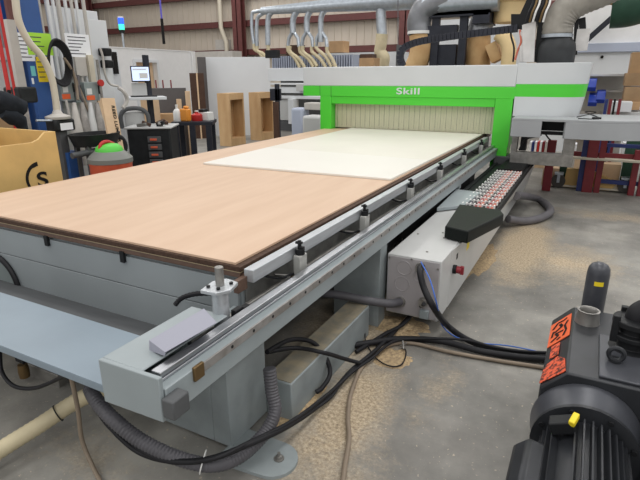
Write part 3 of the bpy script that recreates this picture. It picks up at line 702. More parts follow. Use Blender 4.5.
MB().use('yellow').bar(q+Vector((.035, -.003, .05)), q+Vector((.05, .045, .065)), .022, .025).build('yellow_tag', None, tbo, .004)
# terminal box on the left of the motor
tq = at(520, 455, y=1.62); tb = MB().use('pump_dark'); tb.prism([(-.09, 1.5, .16), (mx_-.12, 1.5, .16), (mx_-.12, 1.5, .34), (-.04, 1.5, .35), (-.09, 1.5, .30)], (0, .26, 0)); tb.build('terminal_box', None, pm, .015)
# pump feet and base
MB().use('pump_dark').box(-.02, .93, 1.35, 2.7, 0, .06).build('base_plate', None, pm, .006)
MB().use('pump_dark').box(mx_-.12, mx_+.12, 1.5, 1.85, .06, .17).build('motor_foot', None, pm, .006)
# side casting right of motor
MB().use('pump_dark').box(.42, .93, 1.72, y0p, .06, .42).build('gear_casing', None, pm, .03, 4)
# silencer
q = at(590, 316, y=2.86); sy = 2.86; top = at(597, 262, y=sy)
si = MB().use('pump_grey'); si.lathe((q.x+.004, sy, 0), [(.052, 0), (.056, .02), (.056, q.z+.0), (.058, q.z+.01), (.055, q.z+.012), (.055, top.z-.06), (.051, top.z-.03), (.04, top.z-.012), (.018, top.z)], seg=28); sio = si.build('silencer', None, pm)
qq = at(595, 284, y=sy-.057); ys = MB().use('yellow'); 
for i in range(5):
    a0 = -PI/2-.35+i*.16+.1; a1 = a0+.16; rr = .0565
    ys.quad((q.x+.004+rr*math.cos(a0), sy+rr*math.sin(a0), qq.z-.012), (q.x+.004+rr*math.cos(a1), sy+rr*math.sin(a1), qq.z-.012), (q.x+.004+rr*math.cos(a1), sy+rr*math.sin(a1), qq.z+.012), (q.x+.004+rr*math.cos(a0), sy+rr*math.sin(a0), qq.z+.012))
ys.build('yellow_sticker', None, sio)
q = at(589, 310, z=.565); op = MB().use('steel_dull')
op.lathe((q.x, q.y, hzt), [(.055, 0), (.052, .02), (.048, .055), (.05, .066), (.042, .066), (.036, .058), (.036, .02), (.001, .02)], seg=28); op.build('exhaust_port', None, pm)
# inlet valve with clamped elbow on the right
q = at(630, 350, z=hzt); vx0, vy0 = q.x, q.y
va = MB().use('black_plastic')
va.lathe((vx0, vy0, hzt), [(.09, 0), (.09, .012), (.055, .02), (.055, .06), (.085, .065), (.085, .085), (.06, .09), (.06, .12), (.088, .125), (.088, .15), (.05, .155)], seg=20)
for a in range(4):
    t = a*PI/2+.5; va.box(vx0+.085*math.cos(t)-.014, vx0+.085*math.cos(t)+.014, vy0+.085*math.sin(t)-.014, vy0+.085*math.sin(t)+.014, hzt+.05, hzt+.17)
va.build('inlet_valve', None, pm, .003)
elb = MB().use('black_rubber'); elb.tube(spline([(vx0, vy0, hzt+.15), (vx0+.005, vy0, hzt+.18), (vx0+.04, vy0+.01, hzt+.205), (vx0+.10, vy0+.02, hzt+.21), (vx0+.4, vy0+.04, hzt+.20)], 8), .045, 18); elb.build('inlet_elbow', None, pm)
q = at(615, 361, z=hzt+.014); rg = MB().use('pump_dark'); rg.tube([q+Vector((.028*math.cos(a), 0, .028*math.sin(a)+.032)) for a in [2*PI*i/24 for i in range(24)]], .010, 8, closed=True); rg.cyl(q, q+Vector((0, 0, .012)), .024, 12); rg.build('lifting_eye', None, pm)

# ------------------------------------------------------------------ right background
# mobile steel rack
rk = thing('storage_cart', 'maroon and blue steel cart loaded with sheets, on casters right of the gantry', 'cart', (1.3, 8.6, 0))
def post(px, py0, py1, y, m, wpx, name='post'):
    a = at(px, py1, y=y); t_ = at(px-(py1-py0)*-.12, py0, y=y); w_ = wpx/2*y/420
    return MB().use(m).box(a.x-w_, a.x+w_, y-.04, y+.04, max(0, a.z), t_.z).build(name, None, rk, .004)
ry = 8.3
post(578.5, 130, 201, ry, 'rack_blue', 6); post(584.5, 130, 203, ry-.05, 'rack_maroon', 7); post(594, 130, 203, ry-.02, 'rack_maroon', 4); post(545, 140, 196, 8.1, 'rack_maroon', 6)
post(628, 150, 206, ry, 'rack_maroon', 4); post(637, 150, 206, ry, 'rack_maroon', 4); post(625, 120, 190, ry+.4, 'rack_green', 9); post(561, 150, 184, ry+.3, 'rack_green', 5)
def rail(px0, py0, px1, py1, y, h, m, name='rail', dy=.05): 
    a = at(px0, py0, y=y); b2 = at(px1, py1, y=y); return MB().use(m).box(a.x, b2.x, y, y+dy, b2.z-h/2, b2.z+h/2).build(name, None, rk, .003)
rail(570, 157, 660, 160, ry+.02, .10, 'rack_maroon'); rail(604, 147, 660, 148, ry+.05, .05, 'rack_blue'); rail(570, 162, 660, 163.5, ry-.12, .03, 'conduit_cream', dy=.4)
rail(595, 185, 660, 186, ry+.02, .06, 'rack_blue'); rail(549, 186, 625, 191, ry+.1, .03, 'conduit_cream', dy=.6)
for px in (556, 623):
    q = at(px, 196, y=ry+.12); c_ = MB().use('caster'); c_.cyl((q.x, q.y-.03, .1), (q.x, q.y+.03, .1), .1, 18); c_.use('galvanised'); c_.box(q.x-.06, q.x+.06, q.y-.06, q.y+.06, .2, .23); c_.box(q.x-.02, q.x+.02, q.y-.05, q.y-.04, .08, .2); c_.build('caster', None, rk)
def sidesheet(px0, py0, px1, py1, y, m, name, label, cat, dy=.3, bev=.004, lean=0):
    a = at(px0, (py0+py1)/2, y=y); b2 = at(px1, (py0+py1)/2, y=y); zt2 = at((px0+px1)/2, py0, y=y).z; zb2 = max(0, at((px0+px1)/2, py1, y=y).z)
    o = MB().use(m).box(a.x, b2.x, y, y+dy, zb2, zt2).build(name, None, None, bev)
    return tag(o, label, cat)
ss = [(566, 173, 582, 186, 8.62, 'plywood_yellow', 'plywood_offcut', 'yellowish plywood piece lying low on the cart behind the blue post', 'board'),
      (600, 164, 620, 184, 8.7, 'wood_light', 'plywood_offcut', 'pale plywood piece standing on the cart between maroon posts', 'board'),
      (566, 144, 576, 157, 8.9, 'paper', 'paper_stack', 'white stack seen between bumper and red rail of the cart', 'paper'),
      (622, 143, 640, 156, 8.9, 'paper', 'paper_sheet', 'white sheet on the cart below the bumper at the right edge', 'paper'),
      (600, 165, 612, 182, 9.1, 'pvc_grey', 'grey_sheet', 'grey sheet standing at the back of the cart', 'panel')]
for a in ss: sidesheet(*a, dy=.25)
cy_ = MB().use('plywood_yellow'); 
q0 = at(563, 186, y=8.5); q1 = at(598, 186, y=8.5)
prof = [(q0.x, q0.z), (q0.x+.02, q0.z+.28), (q0.x+.25, q0.z+.30), (q0.x+.5, q0.z+.22), (q1.x+.25, q0.z+.12), (q1.x+.15, q0.z)]
cy_.prism([(x, 8.42, z) for x, z in prof], (0, .12, 0)); tag(cy_.build('curved_offcut', None, None, .004), 'tan curved plywood offcut lying on the lower shelf of the cart', 'board')
# wooden box at end of gantry
sidesheet(541, 168, 557, 203, 8.5, 'wood_light', 'wooden_box', 'pale wooden box standing on the floor behind the grey gantry bracket', 'box', dy=.7)
sidesheet(563, 150, 573, 188, 9.4, 'pvc_grey', 'grey_cabinet', 'grey cabinet behind the rack seen under the gantry bumper', 'cabinet', dy=.4)
# books / coloured binder row behind bracket
for i in range(7):
    px = 529+i*2.6
    sidesheet(px, 142, px+2.1, 155, 10.2, ['paper', 'rack_blue', 'paper', 'red_plastic', 'paper', 'rack_maroon', 'pvc_grey'][i], 'binder', ['white binder leftmost in the row behind the gantry bracket', 'blue binder in the row behind the gantry bracket', 'white binder between blue and red binders behind the bracket', 'red binder in the row behind the gantry bracket', 'white binder right of the red binder behind the bracket', 'maroon binder in the row behind the gantry bracket', 'grey binder rightmost in the row behind the bracket'][i], 'binder', dy=.25, bev=0)['group'] = 'binders behind the gantry bracket'
q = at(540, 156, y=10.2); tag(MB().use('wood_light').box(q.x-.5, q.x+.7, 10.1, 10.7, 0, q.z).build('low_shelf'), 'wooden base cabinet under the row of binders', 'cabinet')
# back shelving, bins, boxes
q0 = at(579, 74, y=10.5); q1 = at(628, 112, y=10.5)
shf = thing('metal_shelf', 'pale grey metal shelf unit behind the right end of the hood', 'shelf', ((q0.x+q1.x)/2, 10.8, 0))
MB().use('pvc_grey').box(q0.x, q1.x, 11.0, 11.04, 0, q0.z).build('back_panel', None, shf)
MB().use('white_paint').box(q0.x, q1.x, 10.4, 11.0, q0.z-.04, q0.z).build('shelf_board', None, shf, .004)
for pz in (92, 115, 140): MB().use('pvc_grey').box(q0.x, q1.x, 10.5, 11.0, at(600, pz, y=10.5).z, at(600, pz, y=10.5).z+.03).build('shelf_board', None, shf)
for px, py, l in ((592, 84, 'blue bin hooked on the shelf, the topmost one'), (593, 99, 'blue bin on the shelf just right of the hood end'), (601, 96, 'blue bin right of the lower blue bin on the shelf')):
    a = at(px-4.5, py, y=10.2); b2 = at(px+4.5, py, y=10.2); bn = MB().use('bin_blue'); zb2 = at(px, py+7, y=10.2).z; zt2 = at(px, py-6, y=10.2).z
    bn.prism([(a.x, 10.1, zb2), (a.x, 10.51, zb2), (a.x, 10.51, zt2), (a.x, 10.15, zt2-.03), (a.x, 10.05, zt2-.15)], (b2.x-a.x, 0, 0))
    tag(bn.build('storage_bin', None, None, .008), l, 'bin', 'blue bins on the metal shelf')
cols_ = [('rack_blue', 596, 3), ('rack_maroon', 600, 3), ('ink_black', 604, 2), ('rack_maroon', 609, 3)]
for i, (m_, px, wp) in enumerate(cols_):
    sidesheet(px-wp/2, 99, px+wp/2, 230, 8.9, m_, 'level_bar', ['blue bar standing behind the bumper, left of the dark red ones', 'dark red bar standing next to the blue bar behind the bumper', 'black bar between the two dark red bars behind the bumper', 'dark red bar rightmost behind the bumper'][i], 'bar', dy=.06, bev=0)
sidesheet(612, 102, 632, 112, 9.2, 'white_paint', 'white_box', 'white flat box lying on the bumper side right of the red bars', 'box', dy=.4)
sidesheet(629, 102, 640, 110, 9.6, 'cardboard', 'cardboard_box', 'small cardboard box under the tall stack at the right edge', 'box', dy=.5)
sidesheet(631, 52, 655, 73, 9.9, 'cardboard', 'cardboard_box', 'tan cardboard box topmost of the stack at the right edge', 'box', dy=.6)
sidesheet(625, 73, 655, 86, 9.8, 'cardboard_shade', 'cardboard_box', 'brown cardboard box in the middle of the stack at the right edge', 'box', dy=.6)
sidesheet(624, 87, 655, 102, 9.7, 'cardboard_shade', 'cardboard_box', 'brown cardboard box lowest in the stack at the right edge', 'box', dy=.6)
q = at(640, 112, y=9.6); tag(MB().use('offwhite_paint').box(q.x-.4, q.x+1.2, 9.5, 10.3, q.z-.05, q.z).use('rack_blue').box(q.x-.38, q.x-.32, 9.55, 9.6, 0, q.z-.05).box(q.x+1.1, q.x+1.16, 9.55, 9.6, 0, q.z-.05).build('packing_bench', None, None, .004), 'pale bench under the cardboard boxes at the right edge', 'bench')
# white booth at the right back
bq0 = at(580, 60, y=12.5); 
bt_ = thing('spray_booth', 'large white enclosure with grey-blue beam at the upper right', 'booth', (3.2, 13.2, 0))
zb_ = at(610, 43, y=12.5).z; zc_ = at(610, 52, y=12.5).z
MB().use('white_wall').box(bq0.x-.6, 7.5, 12.55, 12.7, zb_, 5.5).build('upper_panel', None, bt_)
MB().use('steel_blue_grey').box(bq0.x-.6, 7.5, 12.45, 12.7, zc_, zb_).build('beam', None, bt_, .006)
MB().use('white_paint').box(bq0.x-.6, 7.5, 12.55, 12.7, 0, zc_).build('lower_panel', None, bt_)
MB().use('ink_black').cyl(at(602, 57, y=12.55), at(602, 57, y=12.5), .03, 12).build('latch', None, bt_)
MB().use('black_frame').bar(at(587, 40, y=12.3), at(614, 16, y=12.3), .10, .10, up=(0, 1, 0)).build('brace', None, bt_)
tag(MB().use('rack_green').tube(spline([at(612, 6, y=9.5), at(630, 4, y=9.5), at(650, -3, y=9.5)], 6), .32, 20).build('overhead_duct'), 'dark green-grey duct overhead in the upper right corner', 'duct')
tag(MB().use('filter_tan').bar(at(600, 3, y=9.3), at(606, -18, y=9.3), .35, .35).build('duct_wrap'), 'tan wrapped piece hanging left of the dark green duct', 'duct')

# ------------------------------------------------------------------ dust collector behind the gantry
dc = thing('dust_collector', 'black framed dust collector with tan filter bags behind the gantry', 'dust collector', (-1.9, 9.6, 0))
def dp(px, py, y=9.3): return at(px, py, y=y)
fr_ = MB().use('black_frame')
for (a, b2, w_) in (((433, -25), (429, 140), .13), ((455, -25), (455, 140), .13)):
    p = dp(*a); q = dp(*b2); fr_.box(q.x-w_/2, q.x+w_/2, 9.25, 9.35, 0, p.z)
for py in (13, 32): 
    p = dp(427, py); q = dp(490, py); fr_.box(p.x, q.x if py == 13 else dp(458, py).x, 9.2, 9.36, p.z-.09, p.z+.09)
fr_.box(dp(430, 50).x, dp(456, 50).x, 9.3, 9.8, dp(430, 66).z, dp(430, 45).z)
fr_.box(dp(475, 5).x, dp(492, 5).x, 9.2, 9.8, dp(480, 24).z, dp(480, -10).z)
fr_.box(dp(430, 5).x, dp(492, 5).x, 9.2, 9.3, dp(480, 14).z, dp(480, 4).z)
fr_.build('steel_frame', None, dc, .004)
el = MB().use('duct_grey'); el.tube(spline([dp(420, 33), dp(419, 22), dp(424, 10), dp(436, 3), dp(450, -2)], 8), .21, 20); el.build('elbow_duct', None, dc)
MB().use('galvanised').tube(spline([dp(425, 4), dp(445, 2), dp(470, 0), dp(500, -2)], 4), .2, 16).build('straight_duct', None, dc)
MB().use('white_plastic').lathe(dp(420, 33), [(.20, -.02), (.22, -.02), (.22, .03), (.20, .03)], seg=24).build('duct_clamp', None, dc)
MB().use('filter_tan').tube(spline([dp(420, 34), dp(421, 45), dp(419, 58), dp(412, 75), dp(405, 100)], 8), .19, 20).build('filter_bag', None, dc)
MB().use('filter_tan').tube([dp(478, 33, 9.6), dp(478, 90, 9.6)], .21, 24).build('filter_bag', None, dc)
MB().use('duct_grey').lathe(dp(480, 33, 9.5), [(.21, 0), (.20, .12), (.15, .3), (.14, .5)], seg=24).build('bag_cone', None, dc)
pw = MB().use('filter_pale'); c_ = dp(509, 23, 9.6); pw.lathe((c_.x, 9.6, c_.z), [(.24, 0), (.26, .03), (.26, .3), (.48, .40), (.62, .6), (.62, 1.2)], seg=32); pw.build('filter_drum', None, dc)
pr = MB().use('filter_pale'); pr.tube(spline([dp(499, 33, 9.2), dp(506, 40, 9.2), dp(509, 52, 9.2), dp(507, 75, 9.2)], 6), .12, 14); pr.build('return_pipe', None, dc)
fg = MB().use('filter_tan'); fg.bar(dp(490, 55, 9.4), dp(500, 50, 9.4), .35, .3); fg.build('bag_collar', None, dc)
MB().use('filter_pale').box(dp(460, 45).x, dp(468, 45).x, 9.7, 9.9, 1.0, dp(464, 40).z).build('filter_panel', None, dc)
# paint-booth style white panels seen behind collector
tag(MB().use('white_paint').box(at(440, 30, y=15).x, at(530, 30, y=15).x, 15, 15.1, 0, at(480, 18, y=15).z).build('sheet_stack'), 'white panels standing far behind the dust collector', 'panel')

# ------------------------------------------------------------------ galvanised duct run with hose drops
dk = thing('duct_run', 'galvanised overhead dust duct with six hose drops in front of the back wall', 'duct', (-7, 13, 0))
DY = 13
def dd(px, py, y=DY): return at(px, py, y=y)
MB().use('galvanised').tube([dd(262, 11), dd(330, 5.5), dd(400, 0), dd(470, -6)], [.10, .16, .24, .26], 18).build('main_pipe', None, dk)
drops = [([(275, 10), (256, 11.5), (252, 15), (252, 30), (254, 44)], .05), ([(272, 10), (262, 14), (257, 21), (257, 46)], .055), ([(280, 9), (272, 12), (268, 20), (268, 45)], .075),
         ([(302, 8), (297, 11), (293, 20), (293, 33)], .085), ([(316, 7), (311, 10), (307, 19), (307, 32)], .08), ([(330, 6), (325, 10), (321, 19), (321, 42)], .075), ([(383, 1), (381, 12), (382, 36)], .13)]
for pts, r in drops: MB().use('galvanised').tube(spline([dd(*p) for p in pts], 8), r, 14).build('drop_pipe', None, dk)
for cx_ in (293, 307, 321):
    yb_ = MB().use('galvanised'); yb_.tube([dd(cx_, 31), dd(cx_-4, 38), dd(cx_-5, 46)], .05, 10); yb_.tube([dd(cx_, 31), dd(cx_+5, 38), dd(cx_+6, 47)], .05, 10); yb_.build('wye_fitting', None, dk)
fxs = [(254, 43, 262, 58), (257, 45, 266, 58), (268, 44, 268, 58), (288, 45, 299, 68), (290, 46, 304, 68), (300, 46, 313, 68), (303, 46, 317, 68), (312, 46, 325, 68), (316, 42, 331, 68), (327, 46, 335, 68)]
for (a, b2, c_, d_) in fxs:
    MB().use('hose_cream').tube(resample(spline([dd(a, b2), dd(a+.3, b2+6), dd(a*.35+c_*.65, (b2+d_)/2+2), dd(c_+1, d_)], 8), .05), .05, 10, rib=1, ribd=.06).build('flex_hose', None, dk)
MB().use('hose_cream').tube(spline([dd(382, 34), dd(381, 44), dd(380, 52), dd(384, 58), dd(382, 70)], 8), .15, 14).build('flex_hose', None, dk)
# slatted rack and boxes on it
sr = thing('slatted_rack', 'pale grey rack of upright slats below the hose drops', 'rack', (-7, 13.6, 0))
sm_ = MB().use('steel_blue_grey')
x0_, x1_ = at(272, 60, y=13.45).x, at(354, 60, y=13.45).x; zt2 = at(310, 55.5, y=13.45).z; zb2 = at(310, 69, y=13.45).z
n = 34
for i in range(n): x = x0_+(x1_-x0_)*i/n; sm_.box(x, x+.04, 13.45, 13.9, zb2, zt2)
sm_.build('slats', None, sr)
MB().use('frame_grey').box(x0_, x1_, 13.9, 13.95, 0, zt2).build('back_frame', None, sr)
MB().use('offwhite_paint').box(x0_, x1_, 13.4, 13.95, zb2-.05, zb2).build('rail', None, sr)
tag(MB().use('white_paint').box(at(318, 52, y=14.1).x, at(402, 52, y=14.1).x, 14.1, 14.7, 0, at(360, 52.5, y=14.1).z).build('white_counter'), 'long white counter-height panel behind the slatted rack', 'panel')
sidesheet(329, 41, 343.5, 52.5, 14.15, 'cardboard', 'cardboard_box', 'brown cardboard box on the white panel behind the hose drops', 'box', dy=.4)
sidesheet(358, 58, 372, 190, 12.0, 'cardboard', 'cardboard_box', 'small tan box with dark items beside the slatted rack', 'box', dy=.4)
sidesheet(360, 54, 372, 58, 12.1, 'brown_panel', 'brown_bundle', 'dark brown bundle on top of the small tan box', 'bundle', dy=.3)
sidesheet(396, 45, 401, 66, 12.4, 'dark_grey', 'wall_fan', 'dark round item beside the cable chain', 'fan', dy=.2)
tag(MB().use('hose_grey').tube([at(398, 66, y=12.6), at(398, 0, y=12.6)], .012, 6).build('hanging_wire'), 'thin dark wire hanging down left of the cable chain', 'wire')
sidesheet(286, 45, 300, 55.5, 13.5, 'brown_panel', 'brown_carton', 'dark brown carton behind the pale hose drops', 'box', dy=.3)
sidesheet(265, 50, 277, 58, 11.6, 'tool_black', 'cordless_drill', 'black tool lying on top of the standing white panel', 'tool', dy=.15)

# ------------------------------------------------------------------ between panel and gantry: white second machine
wm = thing('panel_saw', 'white machine with horizontal beams behind the left end of the gantry', 'machine', (-6.4, 10.2, 0))
def wb(px0, py0, px1, py1, y, m, name, dy=.3):
    a = at(px0, (py0+py1)/2, y=y); b2 = at(px1, (py0+py1)/2, y=y); zt2 = at((px0+px1)/2, py0, y=y).z; zb2 = max(0, at((px0+px1)/2, py1, y=y).z)
    return MB().use(m).box(a.x, b2.x, y, y+dy, zb2, zt2).build(name, None, wm, .006)
wb(268, 68, 306, 81, 10.3, 'white_paint', 'upper_cover', .5); wb(270, 83, 306, 85, 10.2, 'white_paint', 'rail', .1); wb(270, 87, 306, 93, 10.25, 'white_paint', 'beam', .4)
wb(276, 96, 320, 99, 10.15, 'white_paint', 'table_edge', .5); wb(276, 99, 290, 121, 10.2, 'offwhite_paint', 'pedestal', .4); wb(288, 99, 293, 124, 10.0, 'white_paint', 'column', .2)
wb(278, 120, 300, 131, 10.2, 'dark_grey', 'base', .4); wb(296, 84, 305, 91, 10.1, 'offwhite_paint', 'control_box', .1)
sidesheet(302, 116, 322, 165, 8.6, 'offwhite_paint', 'plastic_bundle', 'pale grey bundle of plastic beside the left green pillar', 'bundle', dy=.4, bev=.05)
sidesheet(291, 108, 303, 165, 9.0, 'steel_blue_grey', 'coil_of_film', 'light blue-grey roll of film left of the green pillar', 'roll', dy=.3, bev=.05)
sidesheet(304, 103, 320, 110, 9.1, 'pvc_grey', 'grey_tote', 'grey tote in the clutter just left of the green pillar', 'tote', dy=.3, bev=.01)
MBs = MB().use('black_frame'); q = at(272, 100, y=9.6); zt2 = at(274, 84, y=9.6).z
a_ = at(270, 100, y=9.6); b2_ = at(278, 100, y=9.6)
MBs.box(a_.x, b2_.x, 9.6, 9.75, zt2-.35, zt2-.1); MBs.box(b2_.x-.08, b2_.x, 9.6, 9.68, 0, zt2); tag(MBs.build('post_stand', None, None, .006), 'black upright stand between the wooden cabinets and the white machine', 'stand')
wbx = sidesheet(274, 102, 279, 190, 9.55, 'brown_panel', 'brown_board', 'narrow dark brown board leaning by the black upright stand', 'board', dy=.05)

# ------------------------------------------------------------------ standing panels and wooden cabinets
def vbox(px0, py0, px1, py1, dist, depth, m, yaw=None, par=None, name='box', bev=.004, zfloor=False):
    """upright box at horizontal distance dist; front face turned by yaw from facing the viewer"""
    pm_ = (px0+px1)/2; d = ray(pm_, (py0+py1)/2); hd = Vector((d.x, d.y, 0)).normalized()
    def on(px, py):
        r = ray(px, py); t = dist/(r.x*hd.x+r.y*hd.y); return Vector((0, 0, H))+r*t
    tL = on(px0, (py0+py1)/2); tR = on(px1, (py0+py1)/2); z1 = on(pm_, py0).z; z0 = on(pm_, py1).z
    if zfloor: z0 = 0
    w_ = (tR-tL).length; cen = (tL+tR)/2; right = Vector((hd.y, -hd.x, 0)); back = hd
    if yaw:
        rm = Matrix.Rotation(yaw, 3, 'Z'); right = rm @ right; back = rm @ back
    mx = Matrix(((right.x, back.x, 0, cen.x), (right.y, back.y, 0, cen.y), (0, 0, 1, 0), (0, 0, 0, 1)))
    return mx, w_, max(0, z0), z1
def standing(px0, py0, px1, py1, dist, depth, m, name, label, cat, yaw=0, floor=False, bev=.004, group=None):
    mx, w_, z0, z1 = vbox(px0, py0, px1, py1, dist, depth, m, yaw, zfloor=floor)
    return tag(MB().use(m).box(-w_/2, w_/2, 0, depth, z0, z1, mx).build(name, None, None, bev), label, cat, group)
standing(208, 57, 271, 150, 15.0, .06, 'white_paint', 'melamine_sheet', 'tall white sheet standing upright behind the two wooden cabinets', 'panel', yaw=-.1)
standing(200, 57, 208.5, 142, 14.85, .12, 'dark_panel', 'dark_sheet', 'dark grey upright panel at the left edge of the tall white sheet', 'panel', floor=True)
standing(192, 73, 206, 142, 14.5, .05, 'brown_panel', 'brown_sheet', 'dark brown upright panel in front of the dark grey one', 'panel', floor=True)
standing(198.5, 73, 200, 142, 14.4, .02, 'wood_light', 'wood_strip', 'thin pale wood strip against the dark brown upright panel', 'board', floor=True)
for i, (px_, py_, ptop) in enumerate(((231, 146.5, 93.5), (260.5, 140.5, 92.5))):
    p0 = at(px_, py_, z=0); hd = Vector((p0.x, p0.y, 0)).normalized(); r0 = Vector((hd.y, -hd.x, 0))
    rt_m = Matrix.Rotation(.92, 3, 'Z'); rv = rt_m @ r0; bv = Vector((-rv.y, rv.x, 0))
    mx = Matrix(((rv.x, bv.x, 0, p0.x), (rv.y, bv.y, 0, p0.y), (0, 0, 1, 0), (0, 0, 0, 1)))
    rr_ = ray(px_, ptop); z1 = H+rr_.z*(p0.y/rr_.y)
    fw, dw, t = .60, .33, .03
    cen_ = mx @ Vector((fw/2, dw/2, 0))
    cabn = thing('wooden_cabinet', ['unfinished wooden cabinet with open front, the left one of the pair', 'unfinished wooden cabinet with open front, the right one of the pair'][i], 'cabinet', (cen_.x, cen_.y, 0), 'open wooden cabinets before the white sheet')
    cb2 = MB().use('wood_pale'); cb2.box(0, t, 0, dw, 0, z1, mx); cb2.box(fw-t, fw, 0, dw, 0, z1, mx); cb2.box(t, fw-t, dw-t, dw, 0, z1, mx); cb2.box(t, fw-t, 0, dw-t, z1-t, z1, mx); cb2.box(t, fw-t, 0, dw-t, .16, .19, mx)
    cb2.build('carcass', None, cabn)
    ff = MB().use('wood_pale'); ff.box(0, .05, -.02, 0, 0, z1, mx); ff.box(fw-.05, fw, -.02, 0, 0, z1, mx); ff.box(.05, fw-.05, -.02, 0, z1-.15, z1, mx); ff.box(.05, fw-.05, -.02, 0, 0, .19, mx)
    ff.build('face_frame', None, cabn)

# workbench (black legs) with bottles
def P3(px, py, dist):
    d = ray(px, py); h = math.hypot(d.x, d.y); return Vector((0, 0, H))+d*(dist/h)
wbn = thing('work_table', 'black work table with jugs and cans, standing left of the wooden cabinets', 'table', tuple(Vector((P3(193, 150, 9.6).x, P3(193, 150, 9.6).y, 0))))
mx, w_, z0, z1 = vbox(172, 122, 214, 160, 9.4, .7, None, -.15, zfloor=True)
MB().use('black_frame').box(-w_/2, w_/2, 0, .7, z1-.06, z1, mx).build('table_top', None, wbn, .004)
for sx, sy in ((-1, 0), (1, 0), (-1, 1), (1, 1), (0, 0)):
    MB().use('black_frame').box(sx*(w_/2-.08)-.05, sx*(w_/2-.08)+.05, sy*.6, sy*.6+.08, 0, z1-.06, mx).build('leg', None, wbn, .004)
def jar(px, py, r, h, m, name, label, cat, cap=None):
    c = P3(px, py, 9.65); b_ = MB().use(m); b_.lathe((c.x, c.y, z1), [(r*.95, 0), (r, .01), (r, h*.65), (r*.6, h*.8), (r*.3, h*.85), (r*.3, h)], seg=16)
    if cap: b_.use(cap); b_.lathe((c.x, c.y, z1+h), [(r*.35, 0), (r*.35, h*.12)], seg=12)
    return tag(b_.build(name), label, cat)
jar(177.5, 118, .07, .26, 'white_plastic', 'squeeze_bottle', 'white squeeze bottle at the left end of the black table', 'bottle', 'white_plastic')
c = P3(185.5, 115, 9.6); ob_ = MB().use('orange_sticker'); mats_or = mat('jug_orange', (226, 146, 52), .5)
ob_ = MB().use('jug_orange').box(c.x-.09, c.x+.09, c.y-.06, c.y+.06, z1, z1+.22).box(c.x-.02, c.x+.07, c.y-.04, c.y+.04, z1+.22, z1+.27); tag(ob_.build('orange_jug', None, None, .03), 'orange jug on the black table beside the white bottle', 'jug')
jar(197, 118, .10, .16, 'red_plastic', 'paint_can', 'red can on the middle of the black table', 'can', 'white_plastic')
c = P3(206, 117, 9.7); tag(MB().use('white_plastic').box(c.x-.12, c.x+.12, c.y-.08, c.y+.08, z1, z1+.15).use('black_plastic').box(c.x-.10, c.x+.02, c.y-.09, c.y+.05, z1+.15, z1+.2).build('tool_case', None, None, .01), 'white and black case on the right end of the black table', 'case')
standing(152, 88, 187, 116, 10.6, .08, 'dark_panel', 'dark_board', 'wide dark grey board propped behind the table near the office door', 'board', floor=True)
standing(160, 114, 174, 128, 10.2, .3, 'cardboard', 'cardboard_box', 'brown cardboard box between tool chest and black table', 'box', floor=True)
standing(177, 99, 182, 118, 10.4, .03, 'wood_light', 'wood_offcut', 'narrow pale board upright before the dark grey board', 'board', floor=True)
standing(186, 91, 191, 120, 10.5, .03, 'wood_light', 'wood_offcut', 'narrow pale board upright right of the dark grey board', 'board', floor=True)
standing(154, 100, 160, 125, 10.1, .04, 'wood_light', 'wood_offcut', 'narrow pale board upright behind the computer stand', 'board', floor=True)
for i, px in enumerate((156, 163, 171)):
    standing(px-.7, 80, px+.7, 88, 10.7, .02, 'rack_maroon', 'clamp_bar', ['dark red clamp handle above the dark board, leftmost', 'dark red clamp handle above the dark board, the middle one', 'dark red clamp handle above the dark board, rightmost'][i], 'clamp', group='red clamp handles above the dark board')

# tool chest
mx, w_, z0, z1 = vbox(128, 129, 172, 170, 8.2, .6, None, -.25, zfloor=True)
q = mx @ Vector((0, .3, 0)); tc_ = thing('tool_chest', 'black tool chest with red drawers and a cluttered white top', 'tool chest', (q.x, q.y, 0))
MB().use('tool_black').box(-w_/2, w_/2, 0, .6, 0, z1, mx).build('chest_body', None, tc_, .02)
MB().use('offwhite_paint').box(-w_/2-.03, w_/2+.03, -.03, .62, z1, z1+.03, mx).build('chest_top', None, tc_, .01)
for i in range(4):
    zz = z1-.17-i*.115
    dr = MB().use('dark_grey').box(-.02, w_/2-.14, -.025, 0, zz-.03, zz+.06, mx).build('drawer', None, tc_, .006)
    MB().use('vac_orange').box(.02, w_/2-.2, -.045, -.025, zz, zz+.03, mx).build('handle', None, dr, .004)
jk = MB(); rnd = random.Random(5)
q = mx @ Vector((-.15, .25, 0))
for i in range(7):
    x = rnd.uniform(-w_/2+.1, w_/2-.1); y = rnd.uniform(.05, .4); a = mx @ Vector((x, y, z1+.05)); b2 = mx @ Vector((x+rnd.uniform(-.2, .2), y+rnd.uniform(-.1, .1), z1+.06+rnd.uniform(0, .05)))
    tag(MB().use(['brown_panel', 'black_plastic', 'steel_dull'][i % 3]).bar(a, b2, .05, .05).build('hand_tool', None, None, .008), ['brown handled tool', 'black tool', 'steel tool'][i % 3]+' lying on the white top of the tool chest', 'tool', 'tools on the tool chest')
# folding chair / creeper frame above chest
mx, w_, z0, z1 = vbox(121, 109, 148, 128, 8.8, .3, None, 0)
sw = thing('equipment_case', 'white case with thick dark rounded frame behind the tool chest', 'case', tuple(mx @ Vector((0, .1, 0)).to_3d()[:2] if False else (mx @ Vector((0, .1, 0)))))
sw.location.z = 0
MB().use('offwhite_paint').box(-w_/2+.05, w_/2-.05, .03, .3, 0, z1-.05, mx).build('case_body', None, sw, .02)
MB().use('dark_grey').tube(spline([mx @ Vector(v) for v in ((-w_/2, 0, z0), (-w_/2, 0, z1-.1), (-w_/2+.1, 0, z1), (w_/2-.1, 0, z1), (w_/2, 0, z1-.1), (w_/2, 0, z0))], 6), .035, 10).build('case_frame', None, sw)

